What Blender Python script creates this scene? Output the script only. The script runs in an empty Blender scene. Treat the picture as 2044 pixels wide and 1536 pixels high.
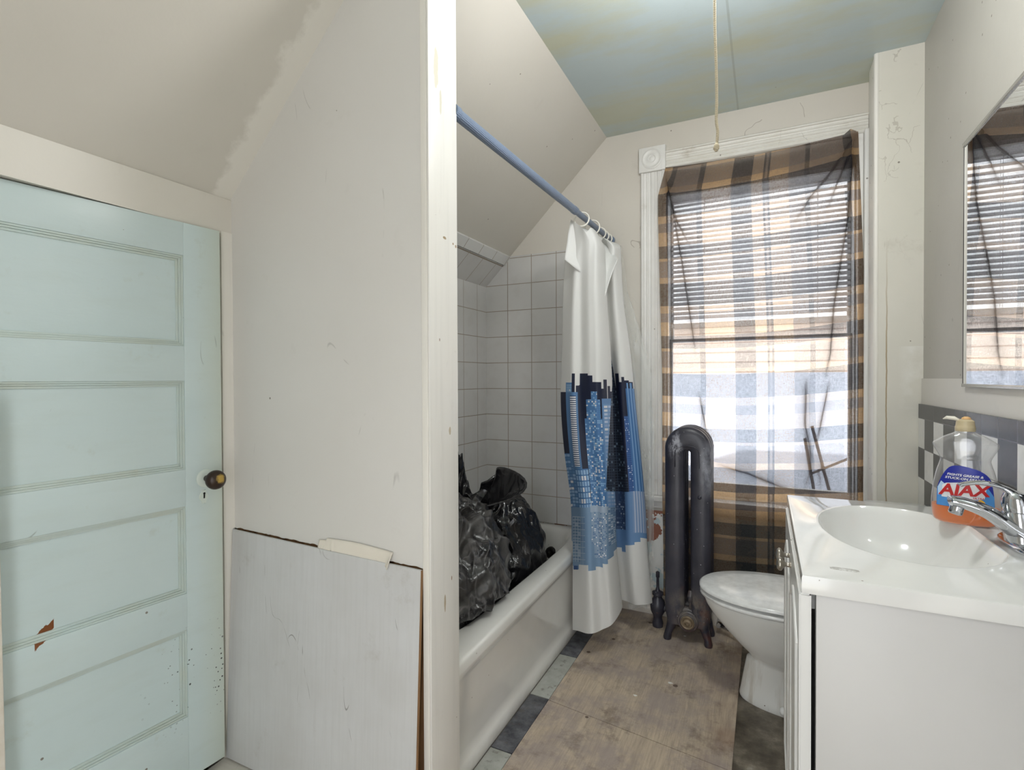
import bpy, bmesh, math, random
from mathutils import Vector, Matrix, noise
random.seed(7)
S = bpy.context.scene
COL = S.collection
PI = math.pi

# ------------------------------------------------------------------ objects
def tag(o, label=None, cat=None, group=None, kind=None):
    if label: o['label'] = label
    if cat: o['category'] = cat
    if group: o['group'] = group
    if kind: o['kind'] = kind
    return o

def empty(name, loc=(0, 0, 0), rz=0, label=None, cat=None, group=None, kind=None):
    o = bpy.data.objects.new(name, None)
    o.empty_display_size = .05
    COL.objects.link(o)
    o.location = loc
    o.rotation_euler = (0, 0, rz)
    return tag(o, label, cat, group, kind)

GATHER = {}
def mk(name, bm, m, parent=None, smooth=False, local=False, label=None, cat=None, group=None, kind=None):
    """link a bmesh as one object; bmesh is in world space unless local=True"""
    bmesh.ops.recalc_face_normals(bm, faces=bm.faces)
    me = bpy.data.meshes.new(name)
    if parent is not None and not local:
        bpy.context.view_layer.update()
        bm.transform(parent_matrix(parent).inverted())
    bm.to_mesh(me)
    bm.free()
    for mm in (m if isinstance(m, (list, tuple)) else [m]):
        me.materials.append(mm)
    if smooth:
        for p in me.polygons: p.use_smooth = True
        if smooth != 'all':
            try: me.set_sharp_from_angle(angle=math.radians(smooth if smooth > 1 else 40))
            except Exception: pass
    o = bpy.data.objects.new(name, me)
    COL.objects.link(o)
    if parent is not None: o.parent = parent
    return tag(o, label, cat, group, kind)

def parent_matrix(p):
    m = Matrix.LocRotScale(p.location, p.rotation_euler, p.scale)
    return parent_matrix(p.parent) @ m if p.parent else m

def box(bm, x0, x1, y0, y1, z0, z1, bev=0, M=None, mi=0):
    vs = [bm.verts.new((x, y, z)) for x in (x0, x1) for y in (y0, y1) for z in (z0, z1)]
    q = [(0, 1, 3, 2), (4, 6, 7, 5), (0, 4, 5, 1), (2, 3, 7, 6), (0, 2, 6, 4), (1, 5, 7, 3)]
    fs = [bm.faces.new([vs[i] for i in f]) for f in q]
    for f in fs: f.material_index = mi
    if bev:
        es = list({e for f in fs for e in f.edges})
        r = bmesh.ops.bevel(bm, geom=es, offset=bev, segments=3, profile=.5, affect='EDGES')
        nv = set(v for f in r['faces'] for v in f.verts) | {v for v in vs if v.is_valid}
        vs = list(nv)
    if M:
        for v in vs:
            if v.is_valid: v.co = M @ v.co
    return bm

def boxobj(name, a, m, parent=None, bev=0, **k):
    bm = bmesh.new(); box(bm, *a, bev=bev)
    return mk(name, bm, m, parent, smooth=(35 if bev else False), **k)

def prism(bm, pts, axis, a, b):
    """extrude a 2-D polygon along axis 'x','y' or 'z' from a to b"""
    def P(u, v, w):
        return {'x': (w, u, v), 'y': (u, w, v), 'z': (u, v, w)}[axis]
    lo = [bm.verts.new(P(u, v, a)) for u, v in pts]
    hi = [bm.verts.new(P(u, v, b)) for u, v in pts]
    bm.faces.new(lo); bm.faces.new(hi[::-1])
    n = len(pts)
    for i in range(n):
        bm.faces.new([lo[i], lo[(i+1) % n], hi[(i+1) % n], hi[i]])
    return bm

def loft(bm, rings, cap0=True, cap1=True, closed=True, mi=0):
    R = [[bm.verts.new(p) for p in r] for r in rings]
    n = len(R[0])
    for a, b in zip(R, R[1:]):
        for i in range(n if closed else n-1):
            f = bm.faces.new([a[i], a[(i+1) % n], b[(i+1) % n], b[i]]); f.material_index = mi
    if cap0: bm.faces.new(R[0][::-1])
    if cap1: bm.faces.new(R[-1])
    return R

def lathe(bm, prof, M=Matrix(), n=32, cap=True):
    rings = [[M @ Vector((r*math.cos(2*PI*i/n), r*math.sin(2*PI*i/n), z)) for i in range(n)] for r, z in prof]
    loft(bm, rings, cap, cap)
    return bm

def tube(bm, pts, r, n=12, cap=True, flat=None):
    """sweep a circle (or ellipse flat=(rx,ry)) along points; r number or list"""
    pts = [Vector(p) for p in pts]
    rings = []
    up = Vector((0, 0, 1))
    prev = None
    for i, p in enumerate(pts):
        t = (pts[min(i+1, len(pts)-1)] - pts[max(i-1, 0)]).normalized()
        if prev is None:
            a = t.cross(up)
            if a.length < .1: a = t.cross(Vector((0, 1, 0)))
        else:
            a = prev - t*prev.dot(t)
        a.normalize(); prev = a.copy()
        b = t.cross(a).normalized()
        rr = r[i] if isinstance(r, (list, tuple)) else r
        if isinstance(rr, (list, tuple)): rx, ry = rr
        else: rx = ry = rr
        rings.append([p + a*rx*math.cos(2*PI*k/n) + b*ry*math.sin(2*PI*k/n) for k in range(n)])
    loft(bm, rings, cap, cap)
    return bm

def spline(P, n):
    """Catmull-Rom through list of tuples, n samples"""
    P = [tuple(p) for p in P]
    out = []
    m = len(P)-1
    for i in range(n):
        t = i/(n-1)*m
        k = min(int(t), m-1); f = t-k
        p0, p1, p2, p3 = P[max(k-1, 0)], P[k], P[k+1], P[min(k+2, m)]
        out.append(tuple(.5*((2*b)+(-a+c)*f+(2*a-5*b+4*c-d)*f*f+(-a+3*b-3*c+d)*f**3) for a, b, c, d in zip(p0, p1, p2, p3)))
    return out

def sheet(bm, grid, uvs=None):
    V = [[bm.verts.new(p) for p in r] for r in grid]
    L = bm.loops.layers.uv.verify() if uvs else None
    for j in range(len(V)-1):
        for i in range(len(V[0])-1):
            f = bm.faces.new([V[j][i], V[j][i+1], V[j+1][i+1], V[j+1][i]])
            if uvs:
                for lp, (a, b) in zip(f.loops, ((j, i), (j, i+1), (j+1, i+1), (j+1, i))):
                    lp[L].uv = uvs[a][b]
    return V

# ------------------------------------------------------------------ materials
def lin(c):
    return tuple(((v/255)/12.92 if v/255 <= .04045 else ((v/255+.055)/1.055)**2.4) for v in c) + (1,)

class G:
    def __init__(s, name):
        s.m = bpy.data.materials.new(name); s.m.use_nodes = True
        s.t = s.m.node_tree; s.t.nodes.clear()
        s.out = s.t.nodes.new('ShaderNodeOutputMaterial')
        s._pos = None
    def n(s, t, ins=None, **props):
        nd = s.t.nodes.new('ShaderNode'+t)
        for k, v in props.items(): setattr(nd, k, v)
        for k, v in (ins or {}).items(): s.set(nd.inputs[k], v)
        return nd
    def set(s, sock, v):
        if isinstance(v, bpy.types.NodeSocket): s.t.links.new(v, sock)
        elif isinstance(v, tuple) and len(v) == 3 and sock.type == 'RGBA': sock.default_value = v+(1,)
        else: sock.default_value = v
    def f(s, op, a, b=None, c=None, clamp=False):
        nd = s.n('Math', operation=op, use_clamp=clamp)
        s.set(nd.inputs[0], a)
        if b is not None: s.set(nd.inputs[1], b)
        if c is not None: s.set(nd.inputs[2], c)
        return nd.outputs[0]
    def pos(s):
        if s._pos is None:
            g = s.n('NewGeometry')
            x = s.n('SeparateXYZ', {0: g.outputs['Position']})
            s._pos = (x.outputs[0], x.outputs[1], x.outputs[2], g.outputs['Position'])
        return s._pos
    def uv(s):
        c = s.n('UVMap'); x = s.n('SeparateXYZ', {0: c.outputs[0]})
        return x.outputs[0], x.outputs[1]
    def scaled(s, vec, sc):
        return s.n('Mapping', {'Vector': vec, 'Scale': sc}).outputs[0]
    def noise(s, vec, scale, detail=4, rough=.55, dist=0):
        return s.n('TexNoise', {'Vector': vec, 'Scale': scale, 'Detail': detail, 'Roughness': rough, 'Distortion': dist}).outputs[0]
    def ramp(s, v, stops, interp='LINEAR'):
        nd = s.n('ValToRGB', {0: v}); r = nd.color_ramp; r.interpolation = interp
        e = r.elements
        while len(e) < len(stops): e.new(.5)
        for el, (p, c) in zip(e, stops):
            el.position = p
            el.color = c if isinstance(c, tuple) else (c, c, c, 1)
        return nd.outputs[0]
    def step(s, v, a, b):
        return s.n('MapRange', {0: v, 1: a, 2: b, 3: 0., 4: 1.}).outputs[0]
    def mix(s, f, a, b, blend='MIX'):
        nd = s.n('Mix', data_type='RGBA', blend_type=blend)
        s.set(nd.inputs[0], f); s.set(nd.inputs[6], a); s.set(nd.inputs[7], b)
        return nd.outputs[2]
    def bump(s, h, strength=.3, dist=.002, normal=None):
        i = {'Height': h, 'Strength': strength, 'Distance': dist}
        if normal is not None: i['Normal'] = normal
        return s.n('Bump', i).outputs[0]
    def bsdf(s, color, rough=.5, bump=None, **k):
        nd = s.n('BsdfPrincipled', {'Base Color': color, 'Roughness': rough})
        for kk, v in k.items(): s.set(nd.inputs[kk.replace('_', ' ')], v)
        if bump is not None: s.t.links.new(bump, nd.inputs['Normal'])
        return nd.outputs[0]
    def done(s, sh):
        s.t.links.new(sh, s.out.inputs[0]); return s.m
    # ---- helpers for dirt
    def speck(s, vec, scale, thr=.08, keep=.9):
        v = s.n('TexVoronoi', {'Vector': vec, 'Scale': scale})
        r = s.n('SeparateColor', {0: v.outputs['Color']}).outputs[0]
        a = s.f('LESS_THAN', v.outputs['Distance'], s.f('MULTIPLY', thr, r))
        return s.f('MULTIPLY', a, s.f('GREATER_THAN', r, keep))
    def scratch(s, vec, sc, rot=.5, thr=.012, seed=0.):
        mp = s.n('Mapping', {'Vector': vec, 'Scale': sc, 'Rotation': (rot, rot*.7, rot*1.3), 'Location': (seed, seed*2, seed*3)}).outputs[0]
        nz = s.noise(mp, 3.0, 0)
        a = s.f('SUBTRACT', 1., s.step(s.f('ABSOLUTE', s.f('SUBTRACT', nz, .42)), thr*.12, thr*.35))
        m = s.noise(vec, 5.0, 2)
        m2 = s.noise(s.n('Mapping', {'Vector': vec, 'Location': (seed+5, 3, 1)}).outputs[0], 11.0, 2)
        return s.f('MULTIPLY', s.f('MULTIPLY', a, s.step(m, .57, .60)), s.step(m2, .52, .58))

def paint(name, c, c2=None, rough=.55, blot=1.6, amt=.5, grime=(120, 105, 85), gr=.35, scr=True, bumps=.25, vert=False, extra=None, spk=.96, grain=None):
    g = G(name); x, y, z, P = g.pos()
    c2 = c2 or tuple(v*.93 for v in c)
    base = g.mix(g.f('MULTIPLY', g.step(g.noise(P, blot, 5), .35, .7), amt), lin(c), lin(c2))
    # worn grime blotches
    n2 = g.noise(P, 7.5, 6, .65)
    base = g.mix(g.f('MULTIPLY', g.step(n2, .62, .80), gr), base, lin(grime))
    base = g.mix(g.f('MULTIPLY', g.speck(P, 26., .10, spk), .75), base, lin((92, 80, 66)))
    if scr:
        base = g.mix(g.f('MULTIPLY', g.scratch(P, (3, 3, .8), .4), .3), base, lin((110, 105, 98)))
    if extra: base = extra(g, base)
    h = g.f('ADD', g.f('MULTIPLY', g.noise(P, 3.2, 5), 1.0), g.f('MULTIPLY', g.noise(P, 60., 3), .18))
    if grain:
        gz = g.noise(g.scaled(P, grain), 1., 3, .6)
        h = g.f('ADD', h, g.f('MULTIPLY', gz, .35))
        base = g.mix(g.f('MULTIPLY', g.step(gz, .5, .75), .18), base, lin(tuple(v*.82 for v in c)))
    return g.done(g.bsdf(base, rough, g.bump(h, bumps, .006)))

def plain(name, c, rough=.4, metal=0., **k):
    g = G(name); x, y, z, P = g.pos()
    n = g.noise(P, 30., 4)
    col = g.mix(g.step(n, .4, .7), lin(c), lin(tuple(v*.93 for v in c)))
    return g.done(g.bsdf(col, rough, g.bump(g.noise(P, 120., 2), .06, .001), Metallic=metal, **k))

def tile_mat(name, c, grout, pitch, off, axes, rough=.12, checker=None, gw=.004, extra=None, wavy=.25):
    g = G(name); x, y, z, P = g.pos(); A = {'x': x, 'y': y, 'z': z}
    u = g.f('DIVIDE', g.f('SUBTRACT', A[axes[0]], off[0]), pitch[0])
    v = g.f('DIVIDE', g.f('SUBTRACT', A[axes[1]], off[1]), pitch[1])
    def edge(t, p):
        fr = g.f('FRACT', t)
        d = g.f('MULTIPLY', g.f('MINIMUM', fr, g.f('SUBTRACT', 1., fr)), p)
        return d
    d = g.f('MINIMUM', edge(u, pitch[0]), edge(v, pitch[1]))
    gr = g.f('SUBTRACT', 1., g.step(d, gw*.35, gw*.6))
    cu, cv = g.f('FLOOR', u), g.f('FLOOR', v)
    wn = g.n('TexWhiteNoise', {'Vector': g.n('CombineXYZ', {0: cu, 1: cv}).outputs[0]})
    if checker:
        par = g.f('MODULO', g.f('ABSOLUTE', g.f('ADD', g.f('ADD', cu, cv), 200.)), 2.)
        if len(checker) > 1: par = g.f('MAXIMUM', par, g.f('GREATER_THAN', A[axes[1]], checker[1]))
        base = g.mix(g.f('GREATER_THAN', par, .5), lin(c), lin(checker[0]))
    else:
        base = lin(c)
    base = g.mix(g.f('MULTIPLY', wn.outputs[0], .12), base, lin(tuple(q*.86 for q in c)) if not checker else base)
    base = g.mix(g.f('MULTIPLY', g.step(g.noise(P, 14., 4), .5, .75), .10), base, lin((150, 140, 125)))
    if extra: base = extra(g, base, A, gr)
    base = g.mix(gr, base, lin(grout))
    # every tile lies at its own slight tilt
    tl = g.n('SeparateColor', {0: wn.outputs[1]})
    fu, fv = g.f('FRACT', u), g.f('FRACT', v)
    h = g.f('ADD', g.f('MULTIPLY', g.f('SUBTRACT', tl.outputs[0], .5), fu), g.f('MULTIPLY', g.f('SUBTRACT', tl.outputs[1], .5), fv))
    h = g.f('ADD', g.f('MULTIPLY', h, wavy), g.f('MULTIPLY', g.noise(P, 22., 2), .10))
    h = g.f('SUBTRACT', h, g.f('MULTIPLY', gr, .5))
    rg = g.f('ADD', rough, g.f('MULTIPLY', gr, .5))
    return g.done(g.bsdf(base, rg, g.bump(h, .35, .004)))
# ------------------------------------------------------------------ dimensions (metres, floor z=0, camera stands at x=y=0)
XL, XR, YB, ZC = -1.475, .54, 2.69, 2.467      # left wall, right wall, window wall, ceiling
YP0, YP1, XP = 1.06, 1.18, -.745               # partition: front, back, free end
ZK, XS = 1.751, -.752                          # knee wall height, where the slope meets the ceiling
YF = -.55                                      # unseen rear wall line; its added doorway lets daylight in
def zs(x): return ZK + (ZC-ZK)*(x-XL)/(XS-XL)

# ------------------------------------------------------------------ room shell
m_wall = paint('cream_wall_paint', (216, 214, 210), (207, 204, 198), .5, amt=.5, gr=.12, bumps=.2)
m_wall_r = paint('greyed_wall_paint', (182, 179, 171), (170, 167, 159), .5, blot=2.2, amt=.7, gr=.18, bumps=.35)
def slope_extra(g, base):
    x, y, z, P = g.pos()
    n = g.noise(P, 16., 5, .65)
    b = g.f('MULTIPLY', g.step(g.f('ADD', y, g.f('MULTIPLY', g.f('SUBTRACT', n, .5), .10)), .985, 1.01), g.f('LESS_THAN', y, 1.07))
    base = g.mix(g.f('MULTIPLY', b, .75), base, lin((226, 223, 215)))
    e = g.f('MULTIPLY', g.step(g.f('ABSOLUTE', g.f('SUBTRACT', g.noise(P, 5., 4), .5)), .012, .0), g.f('LESS_THAN', z, 1.0))
    return base
m_slope = paint('slope_paint', (204, 200, 191), (195, 191, 181), .45, amt=.5, gr=.10, bumps=.25, scr=False, spk=.93, extra=slope_extra)
m_trim = paint('trim_paint', (228, 225, 218), (219, 214, 204), .38, amt=.5, gr=.10, bumps=.12, grain=(60, 60, 2.5), spk=.9)
m_knee = paint('knee_wall_paint', (217, 213, 204), (207, 202, 192), .45, amt=.6, gr=.12, bumps=.2)

def ceil_extra(g, base):
    x, y, z, P = g.pos()
    st = g.scaled(P, (.55, 1.5, 1.))
    b = g.mix(g.f('MULTIPLY', g.step(g.noise(st, 2.6, 6, .62), .44, .62), .8), base, lin((188, 188, 158)))
    b = g.mix(g.f('MULTIPLY', g.step(g.noise(st, 1.3, 3), .55, .75), .35), b, lin((208, 216, 214)))
    ln = g.f('LESS_THAN', g.f('ABSOLUTE', g.f('SUBTRACT', x, -.118)), .004)
    return g.mix(g.f('MULTIPLY', ln, .3), b, lin((120, 122, 110)))
m_ceil = paint('blue_green_ceiling_paint', (186, 199, 200), (176, 192, 196), .38, blot=1.2, amt=.7, gr=.15, grime=(150, 150, 120), scr=False, bumps=.3, extra=ceil_extra)

def back_extra(g, base):
    x, y, z, P = g.pos()
    # fine plaster cracks
    wp = g.n('VectorMath', {0: P, 1: g.n('VectorMath', {0: g.n('TexNoise', {'Vector': P, 'Scale': 4., 'Detail': 3}).outputs['Color'], 'Scale': .35}, operation='SCALE').outputs[0]}, operation='ADD').outputs[0]
    v = g.n('TexVoronoi', {'Vector': g.n('Mapping', {'Vector': wp, 'Scale': (1, 1, .5)}).outputs[0], 'Scale': 3.2}, feature='DISTANCE_TO_EDGE')
    cr = g.f('MULTIPLY', g.f('LESS_THAN', v.outputs[0], .005), g.f('GREATER_THAN', g.noise(P, 3.1, 2), .60))
    base = g.mix(g.f('MULTIPLY', cr, .45), base, lin((120, 108, 92)))
    # old pale blue paint below the sill, flaked down to brown plaster
    n = g.noise(P, 11., 6, .6)
    low = g.mix(g.step(n, .49, .50), lin((196, 212, 216)), lin((232, 232, 228)))
    keep_ = low
    low = g.mix(g.step(g.f('ADD', g.noise(P, 9., 5), g.f('MULTIPLY', g.f('SUBTRACT', z, .42), .9)), .50, .505), low, lin((150, 96, 76)))
    low = g.mix(g.f('LESS_THAN', x, -.42), keep_, low)
    return g.mix(g.f('LESS_THAN', z, .53), base, low)
m_back = paint('window_wall_paint', (208, 203, 194), (196, 190, 180), .5, amt=.6, gr=.15, bumps=.35, extra=back_extra)

# floor under everything: old dark vinyl tile, dirty
def old_floor():
    g = G('old_dark_floor_tile'); x, y, z, P = g.pos()
    n = g.noise(P, 9., 8, .68)
    c = g.ramp(n, [(.3, lin((60, 54, 46))), (.5, lin((98, 90, 78))), (.62, lin((128, 120, 106))), (.75, lin((176, 170, 158)))])
    s = g.noise(P, 22., 6, .7)
    c = g.mix(g.f('MULTIPLY', g.step(s, .5, .7), .4), c, lin((82, 74, 62)))
    return g.done(g.bsdf(c, .42, g.bump(g.noise(P, 30., 6), .4, .003)))
m_oldfloor = old_floor()
bm = bmesh.new(); box(bm, XL-.1, XR+.1, YF, YB+.1, -.1, 0)
floor = mk('floor', bm, m_oldfloor, kind='structure')

m_white_board = paint('whitewashed_board', (214, 210, 202), (196, 190, 178), .5, blot=5, gr=.4, grain=(8, 60, 60))
boxobj('floor_raised', (XL, XP-.03, YF, YP0-.001, 0, .055), m_white_board, kind='structure')

boxobj('ceiling', (XS-.13, XR+.1, YF, YB+.1, ZC, ZC+.1), m_ceil, kind='structure')
bm = bmesh.new()
n = Vector((-(ZC-ZK), 0, XS-XL)).normalized()*.1
prism(bm, [(XL, ZK), (XS, ZC), (XS+n.x, ZC+n.z), (XL+n.x-.05, ZK+n.z-.05)], 'y', YF, YB+.1)
mk('ceiling_sloped', bm, m_slope, kind='structure')

# left wall with the opening of the small door
DY0, DY1, DZ = .24, 1.022, 1.644
bm = bmesh.new()
for a in ((XL-.1, XL, YF, DY0, 0, ZK), (XL-.1, XL, DY1, YP0, 0, ZK), (XL-.1, XL, DY0, DY1, DZ, ZK)): box(bm, *a)
mk('wall_left', bm, m_knee, kind='structure')
boxobj('wall_tub_side', (XL-.1, XL-.008, YP0, YB+.1, 0, ZK), m_slope, kind='structure')
# dark cupboard space behind the small door
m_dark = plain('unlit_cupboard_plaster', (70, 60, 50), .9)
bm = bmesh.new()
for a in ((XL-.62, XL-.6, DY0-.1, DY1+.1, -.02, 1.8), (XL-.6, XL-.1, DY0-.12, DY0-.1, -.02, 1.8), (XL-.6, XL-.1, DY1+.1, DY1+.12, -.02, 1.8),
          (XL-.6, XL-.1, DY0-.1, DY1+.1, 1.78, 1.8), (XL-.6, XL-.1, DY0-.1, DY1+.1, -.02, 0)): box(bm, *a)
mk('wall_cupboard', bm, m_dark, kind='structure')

# right wall: plaster above, a slightly prouder board below z=1.196
boxobj('wall_right', (XR, XR+.1, YF, YB+.1, 0, ZC), m_wall_r, kind='structure')
m_board = paint('lower_wall_board_paint', (214, 211, 204), (204, 200, 192), .45, blot=3, gr=.2)
boxobj('wall_right_board', (XR-.006, XR, YF, 2.462, 0, 1.196), m_board, kind='structure')

# window wall with opening
WX0, WX1, WZ0, WZ1 = -.446, .352, .60, 2.13
bm = bmesh.new()
for a in ((XL-.1, WX0, YB, YB+.12, 0, ZC), (WX1, XR+.1, YB, YB+.12, 0, ZC), (WX0, WX1, YB, YB+.12, 0, WZ0), (WX0, WX1, YB, YB+.12, WZ1, ZC)): box(bm, *a)
mk('wall_back', bm, m_back, kind='structure')

# boxed chase in the far right corner
def chase_extra(g, base):
    x, y, z, P = g.pos()
    w = g.f('ADD', x, g.f('MULTIPLY', g.f('SUBTRACT', g.noise(g.scaled(P, (1, 1, 6)), 2., 4), .5), .008))
    d = g.f('ABSOLUTE', g.f('SUBTRACT', w, .424))
    k = g.f('MULTIPLY', g.f('LESS_THAN', d, .0022), g.f('SUBTRACT', 1., g.step(z, 1.3, 1.75)))
    base = g.mix(g.f('MULTIPLY', k, .8), base, lin((150, 125, 80)))
    # cracks near the top
    wp = g.n('VectorMath', {0: P, 1: g.n('VectorMath', {0: g.n('TexNoise', {'Vector': P, 'Scale': 9., 'Detail': 4}).outputs['Color'], 'Scale': .22}, operation='SCALE').outputs[0]}, operation='ADD').outputs[0]
    v = g.n('TexVoronoi', {'Vector': g.scaled(wp, (1.4, 1, 1)), 'Scale': 8.}, feature='DISTANCE_TO_EDGE')
    cr = g.f('MULTIPLY', g.f('LESS_THAN', v.outputs[0], .014), g.f('GREATER_THAN', g.noise(P, 7., 2), .52))
    cr = g.f('MULTIPLY', cr, g.step(z, 1.6, 2.1))
    base = g.mix(g.f('MULTIPLY', cr, .35), base, lin((130, 118, 104)))
    p = g.f('MULTIPLY', g.step(g.noise(P, 9., 4), .45, .6), g.f('MULTIPLY', g.step(x, .46, .50), g.f('LESS_THAN', g.f('ABSOLUTE', g.f('SUBTRACT', z, 1.2)), .12)))
    return g.mix(g.f('MULTIPLY', p, .7), base, lin((226, 224, 218)))
m_chase = paint('chase_paint', (214, 210, 200), (202, 200, 188), .5, blot=2.5, amt=.6, gr=.22, bumps=.4, extra=chase_extra)
boxobj('wall_chase', (.397, XR, 2.465, YB, 0, ZC), m_chase, kind='structure')
bm = bmesh.new()
tube(bm, [(.391, 2.474, 0), (.391, 2.474, ZC)], .010, 16)
box(bm, .384, .3975, 2.48, 2.60, 0, ZC, bev=.004)
mk('trim_1', bm, m_trim, smooth=40, kind='structure', label='rounded corner trim on left side of the boxed chase beside the window', cat='corner trim')

# partition between nook and tub: raw core, painted skin above z~.74, end trim
def wood_raw():
    g = G('raw_brown_wood'); x, y, z, P = g.pos()
    n = g.noise(g.scaled(P, (40, 40, 3)), 1., 5)
    return g.done(g.bsdf(g.ramp(n, [(.3, lin((96, 66, 40))), (.7, lin((160, 122, 82)))]), .8))
m_raw = wood_raw()
PP = [(XL, 0), (XP, 0), (XP, ZC), (XS, ZC), (XL, ZK)]
bm = bmesh.new(); prism(bm, PP, 'y', YP0+.012, YP1)
mk('wall_partition', bm, [m_raw], kind='structure')
bm = bmesh.new()
def zb(x):                                            # ragged lower edge of the painted skin
    t = (x-XL)/(XP-XL)
    return .748-.018*t + .003*noise.noise(Vector((x*40, 0, 3))) + .002*noise.noise(Vector((x*130, 4, 0)))
low = [(XL+(XP-XL)*i/90, zb(XL+(XP-XL)*i/90)) for i in range(91)]
prism(bm, low+[(XP, ZC), (XS, ZC), (XL, ZK)], 'y', YP0, YP0+.012)
mk('wall_partition_skin', bm, m_wall, kind='structure')
bm = bmesh.new(); prism(bm, PP, 'y', YP1, YP1+.004)
mk('wall_partition_tub_side', bm, m_slope, kind='structure')
def post_extra(g, base):
    x, y, z, P = g.pos()
    n = g.noise(P, 40., 4, .6)
    def blob(y0, z0, ry, rz, c, amt, base):
        a = g.f('DIVIDE', g.f('SUBTRACT', y, y0), ry); b = g.f('DIVIDE', g.f('SUBTRACT', z, z0), rz)
        d = g.f('ADD', g.f('SQRT', g.f('ADD', g.f('MULTIPLY', a, a), g.f('MULTIPLY', b, b))), g.f('MULTIPLY', g.f('SUBTRACT', n, .5), 1.2))
        return g.mix(g.f('MULTIPLY', g.f('LESS_THAN', d, 1.), amt), base, lin(c))
    for q in POSTMARKS: base = blob(*q, base)
    return base
POSTMARKS = [(1.090, 1.975, .009, .055, (196, 190, 172), .9), (1.110, 1.90, .005, .03, (196, 190, 172), .9), (1.125, 1.562, .009, .004, (150, 128, 92), .9), (1.165, 1.556, .003, .003, (140, 112, 76), .9), (1.178, 1.552, .003, .004, (140, 112, 76), .9),
             (1.145, 1.066, .005, .011, (176, 160, 130), .8), (1.118, .627, .004, .022, (160, 138, 100), .8), (1.15, .68, .002, .006, (130, 96, 60), .9), (1.10, 1.3, .002, .004, (120, 90, 60), .8)]
m_end = paint('door_post_paint', (224, 222, 217), (214, 210, 202), .35, amt=.4, gr=.12, bumps=.10, grain=(60, 60, 2.), spk=.86, extra=post_extra)
boxobj('trim_2', (XP, XP+.006, YP0-.004, YP1+.006, 0, ZC), m_end, bev=.0015, kind='structure', label='white painted post capping the partition between nook and tub', cat='post')
boxobj('trim_3', (XP-.018, XP, YP0-.005, YP0, 0, ZC), m_trim, bev=.002, kind='structure', label='narrow vertical strip at the partition corner', cat='trim')
# jamb strip between door and partition, left casing edge near camera
boxobj('trim_4', (XL, XL+.006, 1.024, YP0, 0.055, 1.648), m_trim, kind='structure', label='narrow white jamb strip between the green door and the partition', cat='door jamb')
m_worn = paint('worn_casing_paint', (222, 216, 206), (200, 188, 170), .45, blot=14, gr=.8, amt=.8)
bm = bmesh.new(); box(bm, XL+.002, XL+.027, .40, .508, .055, 1.17, bev=.003)
for v in bm.verts: v.co.y += .008*(.8-v.co.z)
mk('trim_5', bm, m_worn, smooth=35, kind='structure', label='worn white casing edge at the far left of the green door', cat='door casing')
boxobj('trim_6', (XL, XL+.004, YF, YP0, DZ-.002, ZK-.002), m_knee, kind='structure', label='cream header strip above the green door under the slope', cat='header')

# baseboard
m_base = paint('old_baseboard_paint', (212, 206, 196), (188, 180, 168), .45, blot=6, gr=.6)
boxobj('baseboard_back', (-.80, .397, YB-.018, YB, 0, .135), m_base, bev=.003, kind='structure')

# ------------------------------------------------------------------ wall tile around the tub (15 cm white tiles)
P15 = .1492
WT = (206, 205, 203); GT = (150, 138, 124)
offz = .847-P15*4
m_tb = tile_mat('white_wall_tile_back', WT, GT, (P15, P15), (-1.333, offz), 'xz', .10)
m_tl = tile_mat('white_wall_tile_left', WT, GT, (P15, P15), (2.576, offz), 'yz', .10)
bm = bmesh.new()
prism(bm, [(XL, .40), (-.805, .40), (-.805, zs(-1.322)), (-1.322, zs(-1.322)), (XL, ZK)], 'y', YB-.009, YB)
prism(bm, [(-.8055, 0.135), (-.60, .135), (-.60, 1.245), (-.8055, 1.245)], 'y', YB-.009, YB)
mk('wall_back_tiles', bm, m_tb, kind='structure')
boxobj('wall_left_tiles', (XL-.008, XL, YP1+.004, YB-.009, .40, ZK), m_tl, kind='structure')
def slope_x(g, base, A, gr):
    ln = g.f('LESS_THAN', g.f('ABSOLUTE', g.f('SUBTRACT', A['x'], -1.363)), .0022)
    return g.mix(ln, base, lin(GT))
m_ts = tile_mat('white_wall_tile_slope', WT, GT, (P15, 9.), (2.60, -3.), 'yx', .10, extra=slope_x)
bm = bmesh.new()
nn = n.normalized()*-.009
prism(bm, [(XL, ZK), (-1.363, zs(-1.363)), (-1.363+nn.x, zs(-1.363)+nn.z), (XL+.0, ZK-.012)], 'y', YP1+.004, YB-.009)
mk('wall_slope_tiles', bm, m_ts, kind='structure')
m_bull = tile_mat('white_bullnose_tile', (214, 214, 212), GT, (P15, 9.), (2.52, -3.), 'yx', .12)
bm = bmesh.new(); nb = n.normalized()*-.016
prism(bm, [(-1.362, zs(-1.362)), (-1.320, zs(-1.320)), (-1.322+nb.x*.6, zs(-1.322)+nb.z*.6), (-1.36+nb.x, zs(-1.36)+nb.z)], 'y', YP1+.004, YB-.009)
mk('wall_slope_edge_tiles', bm, m_bull, kind='structure')

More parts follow.
